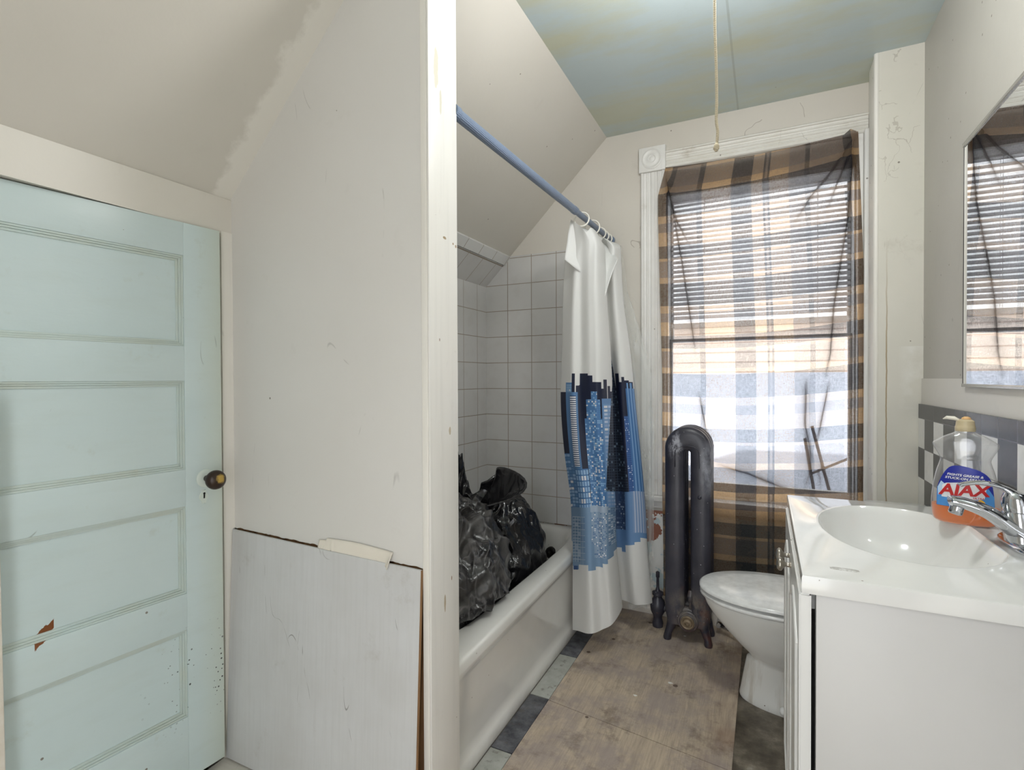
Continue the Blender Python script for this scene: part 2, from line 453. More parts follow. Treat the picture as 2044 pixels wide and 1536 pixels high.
# black and white backsplash on the right wall (11 cm tiles, half row on top)
TP = .1115
def splash():
    g = G('checkered_backsplash_tile'); x, y, z, P = g.pos()
    u = g.f('DIVIDE', g.f('SUBTRACT', y, 2.376), TP); v = g.f('DIVIDE', g.f('SUBTRACT', z, 1.047), TP)
    def ed(t):
        fr = g.f('FRACT', t); return g.f('MINIMUM', fr, g.f('SUBTRACT', 1., fr))
    d = g.f('MULTIPLY', g.f('MINIMUM', ed(u), ed(v)), TP)
    gr = g.f('LESS_THAN', d, .0014)
    cu, cv = g.f('FLOOR', u), g.f('FLOOR', v)
    par = g.f('MODULO', g.f('ADD', g.f('ADD', cu, cv), 200.), 2.)
    dark = g.f('MAXIMUM', g.f('LESS_THAN', par, .5), g.f('GREATER_THAN', z, 1.047))
    c = g.mix(dark, lin((222, 222, 219)), lin((38, 41, 46)))
    c = g.mix(g.f('MULTIPLY', g.step(g.noise(P, 40., 4), .45, .7), .1), c, lin((140, 140, 145)))
    c = g.mix(gr, c, lin((92, 90, 96)))
    wn = g.n('TexWhiteNoise', {'Vector': g.n('CombineXYZ', {0: cu, 1: cv}).outputs[0]})
    tl = g.n('SeparateColor', {0: wn.outputs[1]})
    h = g.f('ADD', g.f('MULTIPLY', g.f('SUBTRACT', tl.outputs[0], .5), g.f('FRACT', u)), g.f('MULTIPLY', g.noise(P, 25., 3), .25))
    h = g.f('SUBTRACT', h, g.f('MULTIPLY', gr, .5))
    return g.done(g.bsdf(c, .2, g.bump(h, .3, .003), Specular_IOR_Level=.3))
m_spl = splash()
boxobj('wall_right_tiles', (XR-.015, XR-.006, .6, 2.462, .66, 1.100), m_spl, kind='structure')

# ------------------------------------------------------------------ plywood floor sheets, leftover floor tiles
def plywood():
    g = G('worn_plywood'); x, y, z, P = g.pos()
    gr = g.noise(g.scaled(P, (34, 6., 1)), 1., 6, .7, .6)
    fine = g.noise(g.scaled(P, (180, 9, 1)), 1., 3)
    c = g.ramp(gr, [(.25, lin((164, 150, 134))), (.5, lin((190, 174, 154))), (.8, lin((212, 196, 172)))])
    c = g.mix(g.f('MULTIPLY', g.step(fine, .45, .75), .5), c, lin((138, 122, 110)))
    c = g.mix(g.f('MULTIPLY', g.step(g.noise(P, 4.2, 8, .74), .44, .58), .7), c, lin((158, 146, 142)))
    c = g.mix(g.f('MULTIPLY', g.step(g.noise(P, 7.5, 8, .76), .52, .68), .75), c, lin((116, 102, 92)))
    c = g.mix(g.f('MULTIPLY', g.speck(P, 16., .16, .88), .8), c, lin((70, 48, 38)))
    c = g.mix(g.speck(g.n('Mapping', {'Vector': P, 'Location': (3, 7, 0)}).outputs[0], 15., .10, .95), c, lin((232, 230, 224)))
    # darker towards the far corner dirt and a rusty rim by the toilet
    c = g.mix(g.f('MULTIPLY', g.f('MULTIPLY', g.step(x, -.22, -.10), g.step(g.noise(P, 5., 4), .4, .7)), .6), c, lin((122, 84, 66)))
    return g.done(g.bsdf(c, .62, g.bump(g.f('ADD', gr, g.f('MULTIPLY', fine, .5)), .35, .0015)))
m_ply = plywood()
def sheetobj(x0, x1, ya, yb, slope, label):
    bm = bmesh.new()
    prism(bm, [(x0, ya), (x1, ya+slope), (x1, yb), (x0, yb)], 'z', .0, .006)
    return mk('plywood_sheet', bm, m_ply, label=label, cat='plywood')
bm = bmesh.new(); prism(bm, [(-.724, 1.786), (-.091, 1.70), (-.091, 2.67), (-.724, 2.67)], 'z', 0, .006)
mk('plywood_sheet', bm, m_ply, label='worn plywood floor sheet under the radiator, beyond the dark seam', cat='plywood')
bm = bmesh.new(); prism(bm, [(-.724, YF+.01), (-.091, YF+.01), (-.091, 1.6975), (-.724, 1.7835)], 'z', 0, .006)
mk('plywood_sheet', bm, m_ply, label='worn plywood floor sheet at the bottom edge, in front of the seam', cat='plywood')

def ftile(name, c, c2):
    g = G(name); x, y, z, P = g.pos()
    n = g.noise(P, 16., 8, .7)
    c_ = g.mix(g.step(n, .38, .66), lin(c), lin(c2))
    c_ = g.mix(g.f('MULTIPLY', g.step(g.noise(P, 40., 5), .58, .7), .5), c_, lin((84, 72, 60)))
    return g.done(g.bsdf(c_, .38, g.bump(n, .3, .002)))
m_tk = ftile('black_floor_tile', (54, 56, 62), (112, 113, 118))
m_tg = ftile('pale_floor_tile', (178, 180, 174), (158, 160, 152))
for i, (y0, y1, mm, lb) in enumerate([
        (2.113, 2.425, m_tk, 'black floor tile by the tub under the shower curtain hem'),
        (1.794, 2.109, m_tg, 'whole pale grey floor tile between two black ones by the tub'),
        (1.479, 1.790, m_tk, 'scuffed black floor tile between two pale ones by the tub'),
        (1.200, 1.475, m_tg, 'pale grey floor tile at the bottom edge beside the tub base')]):
    boxobj('floor_tile', (-.802, -.7265, y0, y1, 0, .005), mm, bev=.0008, label=lb, cat='floor tile', group='leftover floor tiles along the tub')

# ------------------------------------------------------------------ small panelled door
def door_mat():
    g = G('mint_door_paint'); x, y, z, P = g.pos()
    base = g.mix(g.step(g.noise(P, 2.2, 5), .38, .66), lin((199, 213, 213)), lin((193, 209, 210)))
    base = g.mix(g.f('MULTIPLY', g.step(g.noise(g.scaled(P, (6, 6, 30)), 1., 5), .5, .8), .25), base, lin((184, 196, 190)))
    base = g.mix(g.f('MULTIPLY', g.step(y, .93, 1.005), .55), base, lin((200, 206, 188)))
    base = g.mix(g.f('MULTIPLY', g.step(g.noise(P, 9., 6, .7), .62, .8), .35), base, lin((160, 158, 130)))
    base = g.mix(g.f('MULTIPLY', g.speck(P, 30., .10, .93), .8), base, lin((96, 76, 56)))
    s = g.speck(g.n('Mapping', {'Vector': P, 'Location': (1, 4, 2)}).outputs[0], 85., .26, .45)
    near = g.f('MULTIPLY', g.step(g.f('SUBTRACT', .16, g.f('ABSOLUTE', g.f('SUBTRACT', z, .36))), 0., .10), g.step(y, .78, .92))
    base = g.mix(g.f('MULTIPLY', s, near), base, lin((48, 52, 52)))
    # chip showing brown wood
    w = g.noise(P, 38., 4, .7)
    dx = g.f('SUBTRACT', y, .5975); dz = g.f('SUBTRACT', z, .617)
    dd = g.f('ABSOLUTE', g.f('SUBTRACT', dz, g.f('MULTIPLY', dx, .75)))
    ch = g.f('MULTIPLY', g.f('LESS_THAN', g.f('ADD', dd, g.f('MULTIPLY', w, .03)), .026), g.f('LESS_THAN', g.f('ABSOLUTE', dx), .020))
    base = g.mix(ch, base, lin((120, 70, 34)))
    h = g.f('ADD', g.f('MULTIPLY', g.noise(g.scaled(P, (20, 20, 60)), 1., 4), .5), g.noise(P, 3., 3))
    base = g.mix(g.f('MULTIPLY', g.scratch(P, (3, 3, 1), .9, .01, 3.), .5), base, lin((120, 130, 126)))
    return g.done(g.bsdf(base, .33, g.bump(g.f('SUBTRACT', h, g.f('MULTIPLY', ch, .8)), .22, .004)))
m_door = door_mat()
m_mould = paint('door_moulding_paint', (190, 205, 203), (192, 198, 186), .4, blot=9, amt=.7, gr=.4, grime=(150, 128, 96), scr=False)
DA = math.radians(5.2)
DW = .76
# local frame: +x runs from the free edge back to the hinge, +y points into the room
door = empty('door_1', (-1.449, 1.006, 0), 0, 'pale mint green five rail wooden door, slightly ajar under the slope', 'door', kind='structure')
Md = Matrix.Translation((-1.449, 1.006, 0)) @ Matrix(((-.0906, .9959, 0, 0), (-.9959, -.0906, 0, 0), (0, 0, 1, 0), (0, 0, 0, 1)))
def dbox(bm, t0, t1, d0, d1, z0, z1, bev=0):
    b2 = bmesh.new(); box(b2, t0, t1, d0, d1, z0, z1, bev=bev); b2.transform(Md)
    me = bpy.data.meshes.new('tmp'); b2.to_mesh(me); b2.free(); bm.from_mesh(me); bpy.data.meshes.remove(me)
panels = [(1.296, 1.548), (.951, 1.199), (.603, .848), (.255, .502)]
bm = bmesh.new()
ZT, ZBt = 1.640, .078
dbox(bm, 0, .102, -.035, 0, ZBt, ZT, .0012); dbox(bm, DW-.1, DW, -.035, 0, ZBt, ZT, .0012)
rails = [(panels[0][1], ZT)]+[(panels[i+1][1], panels[i][0]) for i in range(3)]+[(ZBt, panels[3][0])]
for a, b in rails: dbox(bm, .1021, DW-.1002, -.035, -.0002, a, b, .0006)
mk('door_frame', bm, m_door, door, smooth=35)
for a, b in panels:
    bm = bmesh.new(); dbox(bm, .095, DW-.095, -.024, -.014, a-.006, b+.006)
    mk('door_panel', bm, m_door, door)
    bm = bmesh.new()
    # stepped moulding round the panel
    for (o0, o1, dd) in ((0, .005, -.003), (.005, .010, -.0065), (.010, .016, -.0105)):
        t0, t1 = .102, DW-.1
        for (p0, p1, q0, q1) in ((t0+o0, t1-o0, b-o1, b-o0), (t0+o0, t1-o0, a+o0, a+o1), (t0+o0, t0+o1, a+o1, b-o1), (t1-o1, t1-o0, a+o1, b-o1)):
            dbox(bm, p0, p1, -.02, dd, q0, q1, .0007)
    mk('panel_moulding', bm, m_mould, door, smooth=35)
# knob, rosette, keyhole plate
def knob_mat():
    g = G('worn_brass_knob'); x, y, z, P = g.pos()
    n = g.noise(P, 30., 3, .6)
    d = g.n('VectorMath', {0: P, 1: (-1.392, .957, .922)}, operation='DISTANCE').outputs['Value']
    k = g.step(g.f('ADD', d, g.f('MULTIPLY', n, .016)), .021, .024)
    c = g.mix(k, lin((196, 164, 88)), lin((52, 38, 30)))
    return g.done(g.bsdf(c, .32, g.bump(n, .2, .002), Metallic=g.f('SUBTRACT', .75, g.f('MULTIPLY', k, .45))))
m_knob = knob_mat()
m_ros = paint('painted_rosette', (206, 216, 208), (196, 206, 198), .35, gr=.2)
def DM(t, z): return Md @ Matrix.Translation((t, 0, z)) @ Matrix.Rotation(-PI/2, 4, 'X')
bm = bmesh.new(); lathe(bm, [(.026, 0), (.026, .002), (.024, .004), (.016, .0055), (.012, .006)], DM(.048, .918), 40)
mk('rosette', bm, m_ros, door, smooth=40, label='painted round rosette behind the knob')
kb = bmesh.new(); lathe(kb, [(.009, .004), (.009, .030), (.014, .034), (.022, .038), (.0265, .046), (.0275, .053), (.0255, .061), (.018, .068), (.008, .0715), (.0005, .072)], DM(.048, .918), 40)
mk('door_knob', kb, m_knob, door, smooth='all', label='dark worn brass oval knob')
bm = bmesh.new()
b2 = [(math.cos(a)*.0115*(1+.16*math.cos(4*a)), math.sin(a)*.021*(1+.10*math.cos(6*a))) for a in [2*PI*i/48 for i in range(48)]]
r0 = [Md @ Vector((.0535+p, .0, .866+q)) for p, q in b2]; r1 = [Md @ Vector((.0535+p*.93, .0018, .866+q*.95)) for p, q in b2]
loft(bm, [r0, r1])
esc = mk('keyhole_plate', bm, m_ros, door, smooth=40)
m_black = plain('black_void', (10, 9, 8), .9)
bm = bmesh.new()
kh = [(math.cos(a)*.0032, .006+math.sin(a)*.0032) for a in [PI*(-.25+1.5*i/12) for i in range(13)]]+[(-.0016, -.008), (.0024, -.008)]
loft(bm, [[Md @ Vector((.053+p, .0019, .869+q)) for p, q in kh], [Md @ Vector((.053+p, .0023, .869+q)) for p, q in kh]])
mk('keyhole', bm, m_black, esc)
bm = bmesh.new(); dbox(bm, -.0015, .001, -.024, -.006, .905, .932)
mk('latch', bm, plain('dark_iron', (60, 50, 40), .5, .6), door)

# ------------------------------------------------------------------ leaning board and torn strip
def lean_mat():
    g = G('grey_white_board_paint'); x, y, z, P = g.pos()
    base = g.mix(g.step(g.noise(P, 3., 5), .38, .66), lin((206, 207, 208)), lin((197, 197, 196)))
    gz = g.noise(g.scaled(P, (110, 1, 5)), 1., 4)
    base = g.mix(g.f('MULTIPLY', g.step(gz, .45, .75), .22), base, lin((180, 180, 178)))
    base = g.mix(g.f('MULTIPLY', g.step(g.noise(P, 8., 6, .7), .62, .8), .4), base, lin((150, 142, 128)))
    for sd, th in ((1., .010), (7., .008)):
        base = g.mix(g.f('MULTIPLY', g.scratch(P, (4, 3, 1.1), .25*sd, th, sd), .7), base, lin((96, 92, 88)))
    return g.done(g.bsdf(base, .5, g.bump(gz, .15, .002)))
m_lean = lean_mat()
bm = bmesh.new()
fr = [(XL+.009, 1.050, .744), (XL+.009, 1.022, .06), (-.768, 1.020, .06), (-.764, 1.050, .728)]
nx = 24
top = [Vector(fr[0]).lerp(Vector(fr[3]), i/nx) for i in range(nx+1)]
bot = [Vector(fr[1]).lerp(Vector(fr[2]), i/nx) for i in range(nx+1)]
for i, p in enumerate(top): p.y -= .003*math.sin(PI*i/nx)
ring = top+bot[::-1]
loft(bm, [ring, [p+Vector((0, .006, 0)) for p in ring]])
lean = mk('leaning_board', bm, m_lean, label='grey-white plywood board leaning on the partition wall beside the green door', cat='board')
bm = bmesh.new()
loft(bm, [[(-.764, 1.049, .728), (-.768, 1.0195, .06), (-.768, 1.0260, .06), (-.764, 1.056, .728)], [(-.762, 1.049, .7275), (-.766, 1.0195, .06), (-.766, 1.0260, .06), (-.762, 1.056, .7275)]])
mk('board_edge', bm, m_raw, lean, label='raw brown edge of the board')
m_paper = paint('torn_paper', (226, 220, 208), (216, 208, 194), .6, blot=8, gr=.2)
bm = bmesh.new(); grid = []
for i in range(61):
    t = i/60; x = -1.112+.256*t
    z1 = .752+.014*math.sin(t*PI)*.4 + .006*(1-t); z0 = .733-.012*t + .004*noise.noise(Vector((t*14, 0, 0)))+ (-.006 if .9 > t > .15 else 0)
    if i in (11, 12): z0 += .012
    zt = z1 + (.006 if t > .1 else 0)
    row = []
    for k in range(9):
        s = k/8; z = zt + (z0-zt)*s
        y = YP0-.0025-.010*s*(1-.4*s) - (.020*max(0, (t-.9)/.1)**2*s) - .003*abs(noise.noise(Vector((t*22, s, 2))))*s
        row.append((x, y, z))
    grid.append(row)
sheet(bm, grid)
strip = mk('torn_paper_strip', bm, m_paper, smooth='all', label='torn curling strip of cream wall covering above the leaning board', cat='torn paper')
md = strip.modifiers.new('s', 'SOLIDIFY'); md.thickness = .0012
# ------------------------------------------------------------------ unseen wall behind the camera, its doorway added and sized for daylight fill
bm = bmesh.new()
for a in ((XL-.1, -.40, YF-.1, YF, 0, ZC), (.26, XR+.1, YF-.1, YF, 0, ZC), (-.40, .26, YF-.1, YF, 2.05, ZC)): box(bm, *a)
mk('wall_front', bm, m_wall, kind='structure')
boxobj('floor_hall_added', (-1.6, 1.4, -2.6, YF-.001, -.1, 0), m_white_board, kind='structure')  # unseen slab added to keep sky light from coming up from below

# ------------------------------------------------------------------ window
m_win = paint('window_trim_paint', (226, 225, 222), (214, 212, 206), .4, blot=9, amt=.6, gr=.35, bumps=.12, grain=(50, 50, 3), spk=.9)
m_headp = paint('peeling_head_trim_paint', (222, 220, 214), (208, 204, 194), .5, blot=9, amt=.7, gr=.6, bumps=.3, grain=(4, 60, 60), grime=(140, 120, 90), spk=.85)
m_glass = None
g = G('window_glass'); m_glass = g.done(g.n('MixShader', {0: .06, 1: g.n('BsdfTransparent', {0: (.97, .98, .98)}).outputs[0], 2: g.n('BsdfGlossy', {0: (1, 1, 1), 'Roughness': .02}).outputs[0]}).outputs[0])
win = empty('window_1', (0, YB, .6), kind='structure', label='tall sash window behind the plaid curtain', cat='window')
def fluted(bm, x0, x1, z0, z1, vertical=True, yb=YB, d=.024):
    w = (x1-x0) if vertical else (z1-z0)
    prof = [(0, 0), (0, .7), (.05, 1), (.12, 1), (.15, .72), (.22, .66), (.25, .8), (.30, .8), (.33, .64), (.40, .60), (.44, .78), (.56, .78), (.60, .60), (.67, .64), (.70, .8), (.75, .8), (.78, .66), (.85, .72), (.88, 1), (.95, 1), (1, .7), (1, 0)]
    pts = [((x0 if vertical else z0)+u*w, yb-v*d) for u, v in prof]
    if vertical: prism(bm, pts, 'z', z0, z1)
    else: prism(bm, [(y, z) for z, y in pts], 'x', x0, x1)
bm = bmesh.new(); fluted(bm, -.572, -.449, .612, 2.238); mk('window_casing', bm, m_win, win, label='fluted left casing')
bm = bmesh.new(); fluted(bm, -.447, .394, 2.243, 2.333, False); mk('window_casing', bm, m_headp, win, label='peeling fluted head casing')
bm = bmesh.new(); box(bm, -.578, -.4475, YB-.030, YB, 2.239, 2.362, bev=.002)
T = Matrix.Translation((-.513, YB-.030, 2.300)) @ Matrix.Rotation(PI/2, 4, 'X')
mk('corner_block', bm, m_win, win, smooth=35)
cb = bmesh.new(); lathe(cb, [(.050, -.002), (.050, .003), (.044, .006), (.038, .002), (.030, .001), (.024, .005), (.019, .006), (.015, .002), (.011, .004), (.006, .0065), (.0004, .007)], T, 48)
mk('bullseye_rosette', cb, m_win, win, smooth=50)
bm = bmesh.new(); box(bm, .352, .372, YB-.052, YB, .60, 2.236, bev=.004); box(bm, .373, .3955, YB-.070, YB, .60, 2.246, bev=.006)
mk('window_casing', bm, m_win, win, smooth=35, label='plain right casing against the chase')
bm = bmesh.new(); box(bm, -.590, .395, YB-.045, YB+.06, .585, .611, bev=.004); mk('window_sill', bm, m_win, win, smooth=35)
bm = bmesh.new(); box(bm, -.575, .395, YB-.020, YB, .548, .585, bev=.003); mk('sill_apron', bm, m_win, win, smooth=35)
bm = bmesh.new()
for a in ((WX0, WX0+.006, YB, YB+.12, WZ0, WZ1), (WX1-.006, WX1, YB, YB+.12, WZ0, WZ1), (WX0, WX1, YB, YB+.12, WZ1-.018, WZ1), (WX0, WX1, YB+.03, YB+.13, WZ0, WZ0+.02)): box(bm, *a)
mk('window_frame', bm, m_win, win)
for nm, y, z0, z1 in (('upper_sash', YB+.09, 1.385, WZ1-.018), ('lower_sash', YB+.055, WZ0+.02, 1.40)):
    bm = bmesh.new(); a, b = WX0+.006, WX1-.006
    for q in ((a, a+.012, y, y+.03, z0, z1), (b-.014, b, y, y+.03, z0, z1), (a+.012, b-.014, y, y+.03, z1-.014, z1), (a+.012, b-.014, y, y+.03, z0, z0+(.065 if nm[0] == 'l' else .014))): box(bm, *q, bev=.002)
    sh = mk(nm, bm, m_win, win, smooth=35)
    bm = bmesh.new(); box(bm, a+.026, b-.026, y+.012, y+.016, z0+.03, z1-.03); mk('window_pane', bm, m_glass, sh)

# venetian blind pulled half down
g = G('white_blind_slat'); x, y, z, P = g.pos()
m_slat = g.done(g.n('MixShader', {0: .8, 1: g.bsdf(lin((238, 238, 238)), .4), 2: g.n('BsdfTranslucent', {0: (.95, .94, .93)}).outputs[0]}).outputs[0])
bl = empty('venetian_blind', (-.03, YB+.02, 2.1), label='white venetian blind half lowered in the window behind the plaid cloth', cat='blind')
BX0, BX1 = -.425, .335
boxobj('headrail', (BX0, BX1, YB+.005, YB+.04, 2.078, 2.106), m_slat, bl, bev=.002)
bm = bmesh.new()
for i in range(25):
    zc = 2.058-i*.0232
    a = math.radians(47)
    tilt = .012*max(0, 1-i/3)
    rows = []
    for s in (-1, -.5, 0, .5, 1):
        w = .0125*s; c = .0018*(1-s*s)
        rows.append([(xx, YB+.022+w*math.cos(a)-c*math.sin(a), zc+w*math.sin(a)+c*math.cos(a)+tilt*(xx-BX0)/.7) for xx in (BX0, BX0+.35, BX1)])
    sheet(bm, rows)
sl = mk('slats', bm, m_slat, bl, smooth='all'); md = sl.modifiers.new('s', 'SOLIDIFY'); md.thickness = .0006
boxobj('bottom_rail', (BX0, BX1, YB+.008, YB+.034, 1.452, 1.474), m_slat, bl, bev=.004)
for xx in (-.27, .21):
    bm = bmesh.new()
    for yy in (YB+.009, YB+.035): tube(bm, [(xx, yy, 2.08), (xx, yy, 1.47)], .0008, 6)
    mk('ladder_cord', bm, m_slat, bl)

# plaid cloth
def plaid():
    g = G('plaid_cloth'); u, v = g.uv(); x, y, z, P = g.pos()
    GO, BR, DK, GY = lin((198, 160, 114)), lin((118, 103, 94)), lin((32, 33, 40)), lin((134, 122, 120))
    def stripes(t, segs, jit):
        return g.ramp(t, segs, 'CONSTANT')
    # warp: u in metres from the left selvedge (0..0.87)
    U = g.f('DIVIDE', u, .90)
    W = [(0, GO), (.047, DK), (.076, BR), (.2135, DK), (.243, GO), (.396, DK), (.499, GO), (.555, DK), (.565, BR), (.577, DK), (.587, GO), (.68, BR), (.754, DK), (.777, BR), (.928, DK), (.964, GO)]
    def deep(t, stops):
        out = None; import itertools
        prev = stops[0][1]; out = prev
        cur = None
        for p, c in stops[1:]:
            cur = g.mix(g.f('GREATER_THAN', t, p), out if cur is None else cur, c)
        return cur
    wc = deep(U, W)
    # weft: repeat of 0.443 m downwards
    T = .440
    tv = g.f('FRACT', g.f('DIVIDE', g.f('ADD', v, T*10), T))
    F = [(0, DK), (.137, GO), (.169, BR), (.351, GO), (.415, DK), (.665, GO), (.747, BR), (.847, GO), (.999, DK)]
    fc = deep(tv, F)
    c = g.mix(.5, wc, fc)
    c = g.mix(.55, c, g.mix(1., wc, fc, 'DARKEN'))
    wv = g.noise(g.n('Mapping', {'Vector': P, 'Scale': (900, 900, 60)}).outputs[0], 1., 2)
    wh = g.noise(g.n('Mapping', {'Vector': P, 'Scale': (60, 60, 900)}).outputs[0], 1., 2)
    w = g.f('MULTIPLY', g.f('ADD', wv, wh), .5)
    c = g.mix(g.f('MULTIPLY', g.step(w, .4, .6), .3), c, lin((90, 80, 76)))
    gat = g.n('VertexColor', layer_name='gather_shade').outputs[0]  # fold lines: attribute darkens and cuts see-through, painting in the fold shade
    gv = g.n('SeparateColor', {0: gat}).outputs[0]
    dif = g.n('BsdfDiffuse', {0: c}).outputs[0]
    tr = g.n('BsdfTranslucent', {0: g.mix(g.f('MULTIPLY', gv, .5), c, (.02, .02, .02, 1))}).outputs[0]
    body = g.n('MixShader', {0: .5, 1: dif, 2: tr}).outputs[0]
    # open weave: more see-through where the yarn is light
    lum = g.n('RGBToBW', {0: c}).outputs[0]
    a = g.f('ADD', .26, g.f('MULTIPLY', lum, .62))
    a = g.f('ADD', a, g.f('MULTIPLY', g.f('SUBTRACT', w, .5), .5), clamp=True)
    a = g.f('MULTIPLY', a, g.f('SUBTRACT', 1., g.f('MULTIPLY', gv, .86)))
    see = g.n('BsdfTransparent', {0: g.mix(.35, (1, 1, 1, 1), c)}).outputs[0]
    return g.done(g.n('MixShader', {0: a, 1: body, 2: see}).outputs[0])
m_plaid = plaid()
folds = [  # (x,z) polyline, sigma, B
    ([(-.44, 2.20), (-.417, 2.078), (-.36, 1.75), (-.313, 1.42), (-.30, 1.30)], .013, 2.26),
    ([(-.44, 2.18), (-.38, 1.95), (-.31, 1.80)], .012, 1.47),
    ([(.345, 2.235), (.25, 2.08), (.173, 1.985), (.10, 1.86)], .013, 2.13),
    ([(.345, 2.22), (.27, 2.02), (.23, 1.9)], .010, 1.86),
    ([(.335, 2.2), (.314, 1.88), (.285, 1.68), (.262, 1.50), (.25, 1.3), (.228, 1.18)], .014, 2.26),
    ([(.16, 1.22), (.155, 1.0), (.172, .90), (.175, .78), (.150, .69)], .024, 2.13),
    ([(.25, 1.20), (.215, 1.0), (.195, .86)], .014, 1.73),
    ([(-.22, .80), (-.07, .765), (.06, .715), (.15, .69)], .020, 2.26),
    ([(-.29, 1.15), (-.26, 1.0), (-.235, .88)], .012, 1.73),
    ([(.20, .86), (.24, .76), (.26, .69)], .012, 2.13),
    ([(.20, .84), (.215, .76), (.215, .70)], .010, 1.99),
]
def fold_off(x, z):
    dx = dz = dy = ga = 0
    for P, s, B in folds:
        best = None; arc = 0; tot = sum(math.hypot(q[0]-p[0], q[1]-p[1]) for p, q in zip(P, P[1:]))
        for (ax, az), (bx, bz) in zip(P, P[1:]):
            vx, vz = bx-ax, bz-az; L2 = vx*vx+vz*vz
            t = max(0, min(1, ((x-ax)*vx+(z-az)*vz)/L2))
            ex, ez = x-(ax+t*vx), z-(az+t*vz); d = math.hypot(ex, ez)
            L = math.sqrt(L2)
            if best is None or d < best[0]:
                nx_, nz_ = vz/L, -vx/L
                sg = ex*nx_+ez*nz_
                best = (d, sg, nx_, nz_, arc+t*L)
            arc += L
        d, sg, nx_, nz_, ap = best
        if d > 5*s: continue
        q = d/s; e = math.exp(-q*q)
        endd = min(tot-ap, ap*1.5+(.03 if P[0][1] > 2.1 else 0))
        tp = min(1, endd/.14); s_tap = .35+.65*tp
        ga = max(ga, min(1, .95*math.exp(-(d/(s*.62))**2)*tp+.28*math.exp(-(d/(s*2.0))**2)*tp))
        sd = (sg/s)*e*min(B, .85)*s*s_tap
        dx -= nx_*sd; dz -= nz_*sd; dy -= (e*s*1.0+.35*s*math.exp(-(q/2.2)**2))*tp
    ga = max(ga, .9*math.exp(-((x-.35)**2+(z-2.225)**2)/.03**2), .7*math.exp(-((x+.445)**2+(z-2.21)**2)/.02**2))
    return dx, dy, dz, ga
bm = bmesh.new(); grid = []; uvs = []; fold_shade = []
NX, NZ = 330, 330
for j in range(NZ+1):
    t = j/NZ
    row = []; ur = []
    for i in range(NX+1):
        s = i/NX
        ztop = 2.233+.010*s - .030*math.sin(PI*s)*.6 + .018*max(0, 1-abs(s-.965)/.03)
        zbot = .115
        z = ztop+(zbot-ztop)*t
        xl = -.478+.020*min(1, max(0, (2.0-z)/.8)) + (.036*max(0, (z-2.10)/.13) if z > 2.1 else 0)
        xr = .352+.033*min(1, (2.236-z)/.9)
        x = xl+(xr-xl)*s
        # drape: billows a little, tucks against the sill near z=.6
        y = YB-.058 - .014*math.sin(PI*s)*math.sin(PI*min(1, t*1.1)) - .010*noise.noise(Vector((x*3.5, z*.9, 5))) - .006*noise.noise(Vector((x*11, z*1.6, 9)))
        y -= .008*math.exp(-((z-.62)/.08)**2)
        if z < .56: y += .02*min(1, (.56-z)/.25)
        dx, dy, dz, ga = fold_off(x, z); fold_shade.append(ga)
        e = min(1, min(s, 1-s)/.03)
        row.append((x+dx*e, y+dy*e, z+dz*e))
        ur.append((s*.90, 1.409-.014*math.sin(PI*s)+.040*s*s-z))
    grid.append(row); uvs.append(ur)
sheet(bm, grid, uvs)
wc_ = mk('window_curtain', bm, m_plaid, smooth='all', label='see-through brown, gold and black plaid cloth tacked over the window', cat='curtain')

ca = wc_.data.color_attributes.new('gather_shade', 'FLOAT_COLOR', 'POINT')
for i_, v_ in enumerate(fold_shade): ca.data[i_].color = (v_, v_, v_, 1)
# things seen dimly outside
m_stick = plain('grey_stick', (100, 92, 86), .7)
bm = bmesh.new(); tube(bm, [(.235, 3.36, .93), (.36, 3.36, .40)], .008, 8); tube(bm, [(.22, 3.34, .66), (.42, 3.38, .76)], .007, 8)
tube(bm, [(.20, 3.36, .86), (.27, 3.36, .41)], .008, 8)
mk('garden_stake', bm, m_stick, smooth='all', label='crossed sticks standing outside the lower right pane', cat='sticks')
g = G('beige_clapboard'); x, y, z, P = g.pos()
fr = g.f('FRACT', g.f('DIVIDE', z, .115))
c = g.mix(g.f('LESS_THAN', fr, .14), lin((244, 228, 212)), lin((206, 184, 168)))
m_sid = g.done(g.bsdf(c, .7, g.bump(fr, .5, .02)))
nb = empty('neighbor_house', (-.5, 6.6, -3), label='beige clapboard house across the yard, dim behind the window cloth', cat='house')
boxobj('siding_wall', (-4.5, 3.2, 6.6, 9.5, -3, 1.80), m_sid, nb)
m_roof = plain('grey_roof', (120, 112, 108), .9)
bm = bmesh.new(); prism(bm, [(6.5, 1.80), (9.7, 1.80), (8.05, 1.95)], 'x', -4.7, 3.4); mk('roof', bm, m_roof, nb)
bm = bmesh.new(); prism(bm, [(3.25, .40), (6.45, 1.26), (6.45, 1.20), (3.25, .34)], 'x', -4.5, 3.0)
mk('low_roof', bm, plain('pale_flat_roof', (196, 203, 216), .8), label='pale low roof just outside the window', cat='roof')
boxobj('yard', (-12, 12, YB+.6, 25, -3.1, -3.0), plain('pale_yard', (190, 190, 180), .9), kind='structure')

